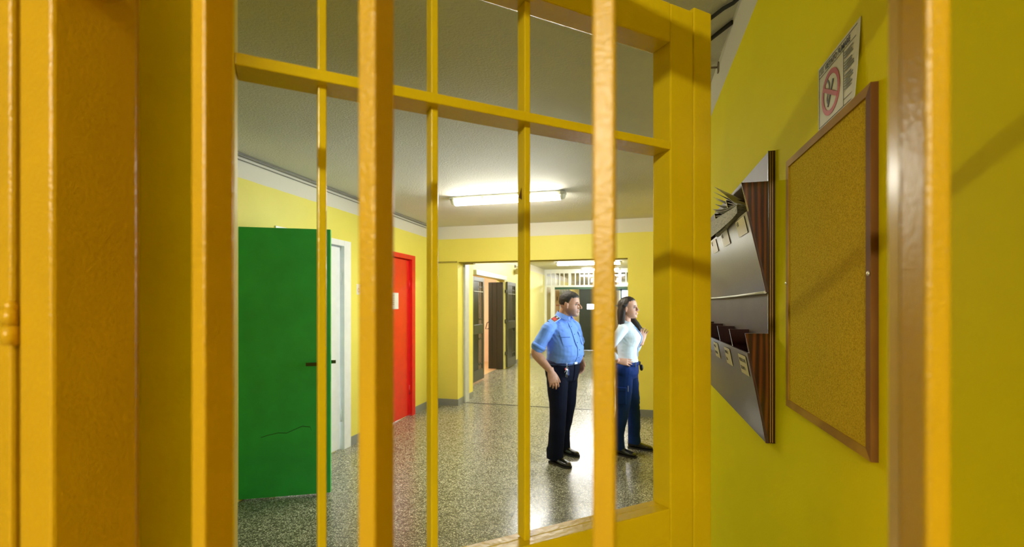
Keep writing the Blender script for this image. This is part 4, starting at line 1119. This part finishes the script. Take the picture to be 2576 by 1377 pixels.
# blouse
s = MB(); T2.loft(s)
for y in (-1, 1): s.ball(P3(.068 * y, .078, 1.205), (.062, .060, .062), None, 16)
for S_, E_, W_, e in ((RS, RE, RW, .62), (LS, LE, LW, .55)):
    sg_ = -1 if S_.y < 0 else 1
    en = E_ * (1 - e) + W_ * e
    chain(s, [P3(.07 * sg_, -.012, 1.300), P3(.12 * sg_, -.012, 1.302), S_, S_ * .5 + E_ * .5, E_, en], [.042, .052, .056, .050, .047, .041], 16)
me = fuse(s, .0052, 5)
fl = [(P3(-.15, .02, 1.27), P3(-.06, .12, 1.17), .014, -.007), (P3(-.12, .0, 1.02), P3(-.02, .10, .97), .012, .006), (P3(-.13, -.02, 1.08), P3(-.03, .11, 1.02), .013, -.006), (P3(-.17, -.03, 1.24), P3(-.10, .08, 1.13), .012, -.006)]
wrinkle(me, .006, (9, 9, 13), 8, None, fl)
put(me, 'blouse', MBLOUSE, wom)
cl = MB(); n = 22; up_, lo_ = [], []
for i in range(n + 1):
    a = math.radians(20) + (2 * PI - math.radians(40)) * i / n; e = abs(i - n / 2) / (n / 2)
    cz = 1.418 - .062 * e ** 2
    up_.append(Vector((-.010 + (.054 + .018 * e ** 3) * math.cos(a), .055 * math.sin(a), cz)))
    w_ = .073 + .012 * e
    lo_.append(Vector((-.010 + (w_ + .036 * e ** 3) * math.cos(a), w_ * math.sin(a), cz - .034 - .012 * e ** 4)))
for i in range(n): cl.poly([up_[i], up_[i + 1], lo_[i + 1], lo_[i]], (0, 0, .003))
co_ = cl.build('collar', MBLOUSE, wom)
MB().tube([p + Vector((0, 0, .0015)) for p in lo_], .0022, 6).build('piping', MPIPE, co_)
patch(T2, 1.02, 1.34, -.06, .06, .004, .003, 'placket', MPIPE, wom)
br = MB(); d = (RW - RE).normalized(); br.tube([RW - d * .018, RW - d * .002], .0275, 18); br.build('bracelet', simple('pink_band', (.75, .42, .38), .4), wom)
br = MB(); d = (LW - LE).normalized(); br.tube([LW - d * .012, LW + d * .0], .0268, 18); br.build('wrist_band', simple('violet_band', (.18, .16, .55), .4), wom)
# trousers
T2b = Torso([(.79, .142, .112, -.006), (.84, .158, .122, -.006), (.89, .158, .120, -.004), (.94, .150, .112, .0), (.965, .146, .108, .003)])
t = MB(); T2b.loft(t)
for s_, ft in ((-1, -.05), (1, .05)):
    chain(t, [P3(.078 * s_, -.006, .88), P3(.088 * s_, ft * .25, .72), P3(.110 * s_, ft * .6 + .012, .46), P3(.130 * s_, ft - .004, .26), P3(.140 * s_, ft - .008, .115)], [(.084, .100), (.080, .092), (.064, .070), (.062, .066), (.058, .064)], 18)
    t.loft([ell((.140 * s_, ft - .008, .15), .058, .064, 20), ell((.141 * s_, ft - .004, .055), .056, .070, 20)])
me = fuse(t, .006, 5)
fl = [(P3(.09 * s_, ft + .07, .47 + dz), P3(.16 * s_, ft - .0, .44 + dz), .015, .006) for s_, ft in ((-1, -.05), (1, .05)) for dz in (-.05, 0, .05)]
fl += [(P3(.10 * s_, ft + .05, .16 + dz), P3(.17 * s_, ft - .03, .13 + dz), .015, .007) for s_, ft in ((-1, -.05), (1, .05)) for dz in (0, .06, .12)]
wrinkle(me, .0055, (8, 8, 10), 11, (.05, .08), fl)
put(me, 'trousers', MJEAN, wom)
be = MB(); be.loft([ell((0, .003, .925), .156, .118, 36, 2.3), ell((0, .003, .962), .153, .115, 36, 2.3)], True); bo = be.build('waistband', MJEAN, wom)
for a in (-1.2, -.45, .45, 1.2):
    patch(T2b, .918, .966, a - .04, a + .04, .008, .004, 'belt_loop', MBLACK, bo, 2)
for s_, ft in ((1, .05), (-1, -.05)):
    pk = MB(); c = P3(.166 * s_, ft * .4, .62); pk.box(-.055, .055, -.010, .010, -.085, .085, .006); o = pk.build('cargo_pocket', MJEAN, wom); o.location = c
    fl_ = MB().box(-.058, .058, -.013, .013, .05, .09, .005).build('flap', MJEAN, o)
MB().box(-.0015, .0015, -.002, .002, -.03, .03).build('zip_pull', MGOLD, wom).location = P3(-.165, .055, .70)
for s_, ft, yw in ((-1, -.05, -.15), (1, .05, .05)):
    up_s, so_s = MB(), MB(); shoe(up_s, so_s, P3(.142 * s_, ft - .003, .0), yw, .90)
    o = put(fuse(up_s, .0055, 2), 'shoe', MSHOE, wom); so_s.build('sole', MSOLE, o)
R2 = Matrix.Translation(wom.location) @ Matrix.Rotation(wom.rotation_euler.z, 4, 'Z')
pc = empty('belt_pouch', R2 @ T2b.pt(.90, .55, .034), wom.rotation_euler.z + .55); tag(pc, "small black round pouch clipped to the woman's waistband", 'pouch')
MB().ball((0, 0, -.01), (.018, .028, .036), None, 16).build('case', MBLACK, pc)
MB().box(-.02, -.012, -.01, .01, .0, .055, .002).build('clip', MBLACK, pc)

EXPO = 1.9

# ------------------------------------------------------------------ daylight, camera
wld = bpy.data.worlds.new('daylight'); SC.world = wld; wld.use_nodes = True
bgn = wld.node_tree.nodes['Background']; bgn.inputs['Color'].default_value = (0.80, 0.90, 1.0, 1); bgn.inputs['Strength'].default_value = 1.9
cam = bpy.data.cameras.new('camera'); co = bpy.data.objects.new('camera', cam); COL.objects.link(co)
cam.sensor_fit = 'HORIZONTAL'; cam.sensor_width = 36.0; cam.lens = 36.0 * F / W
cam.shift_y = (HOR - H / 2) / W
cam.clip_start = .02; cam.clip_end = 100
co.location = (0, 0, EYE); co.rotation_euler = (PI / 2, 0, TH)
cam.dof.use_dof = True; cam.dof.focus_distance = 1.6; cam.dof.aperture_fstop = 4.2; cam.dof.aperture_blades = 0
SC.camera = co
vs = SC.view_settings
SC.display_settings.display_device = 'sRGB'
vs.view_transform = 'Standard'; vs.look = 'None'; vs.gamma = 1.0; vs.exposure = EXPO; vs.use_curve_mapping = False
cy = SC.cycles
cy.use_denoising = True
try: cy.denoiser = 'OPENIMAGEDENOISE'
except Exception: pass
cy.max_bounces = 10; cy.diffuse_bounces = 6; cy.glossy_bounces = 4; cy.transparent_max_bounces = 12
cy.sample_clamp_indirect = 6.0
cy.caustics_reflective = False; cy.caustics_refractive = False
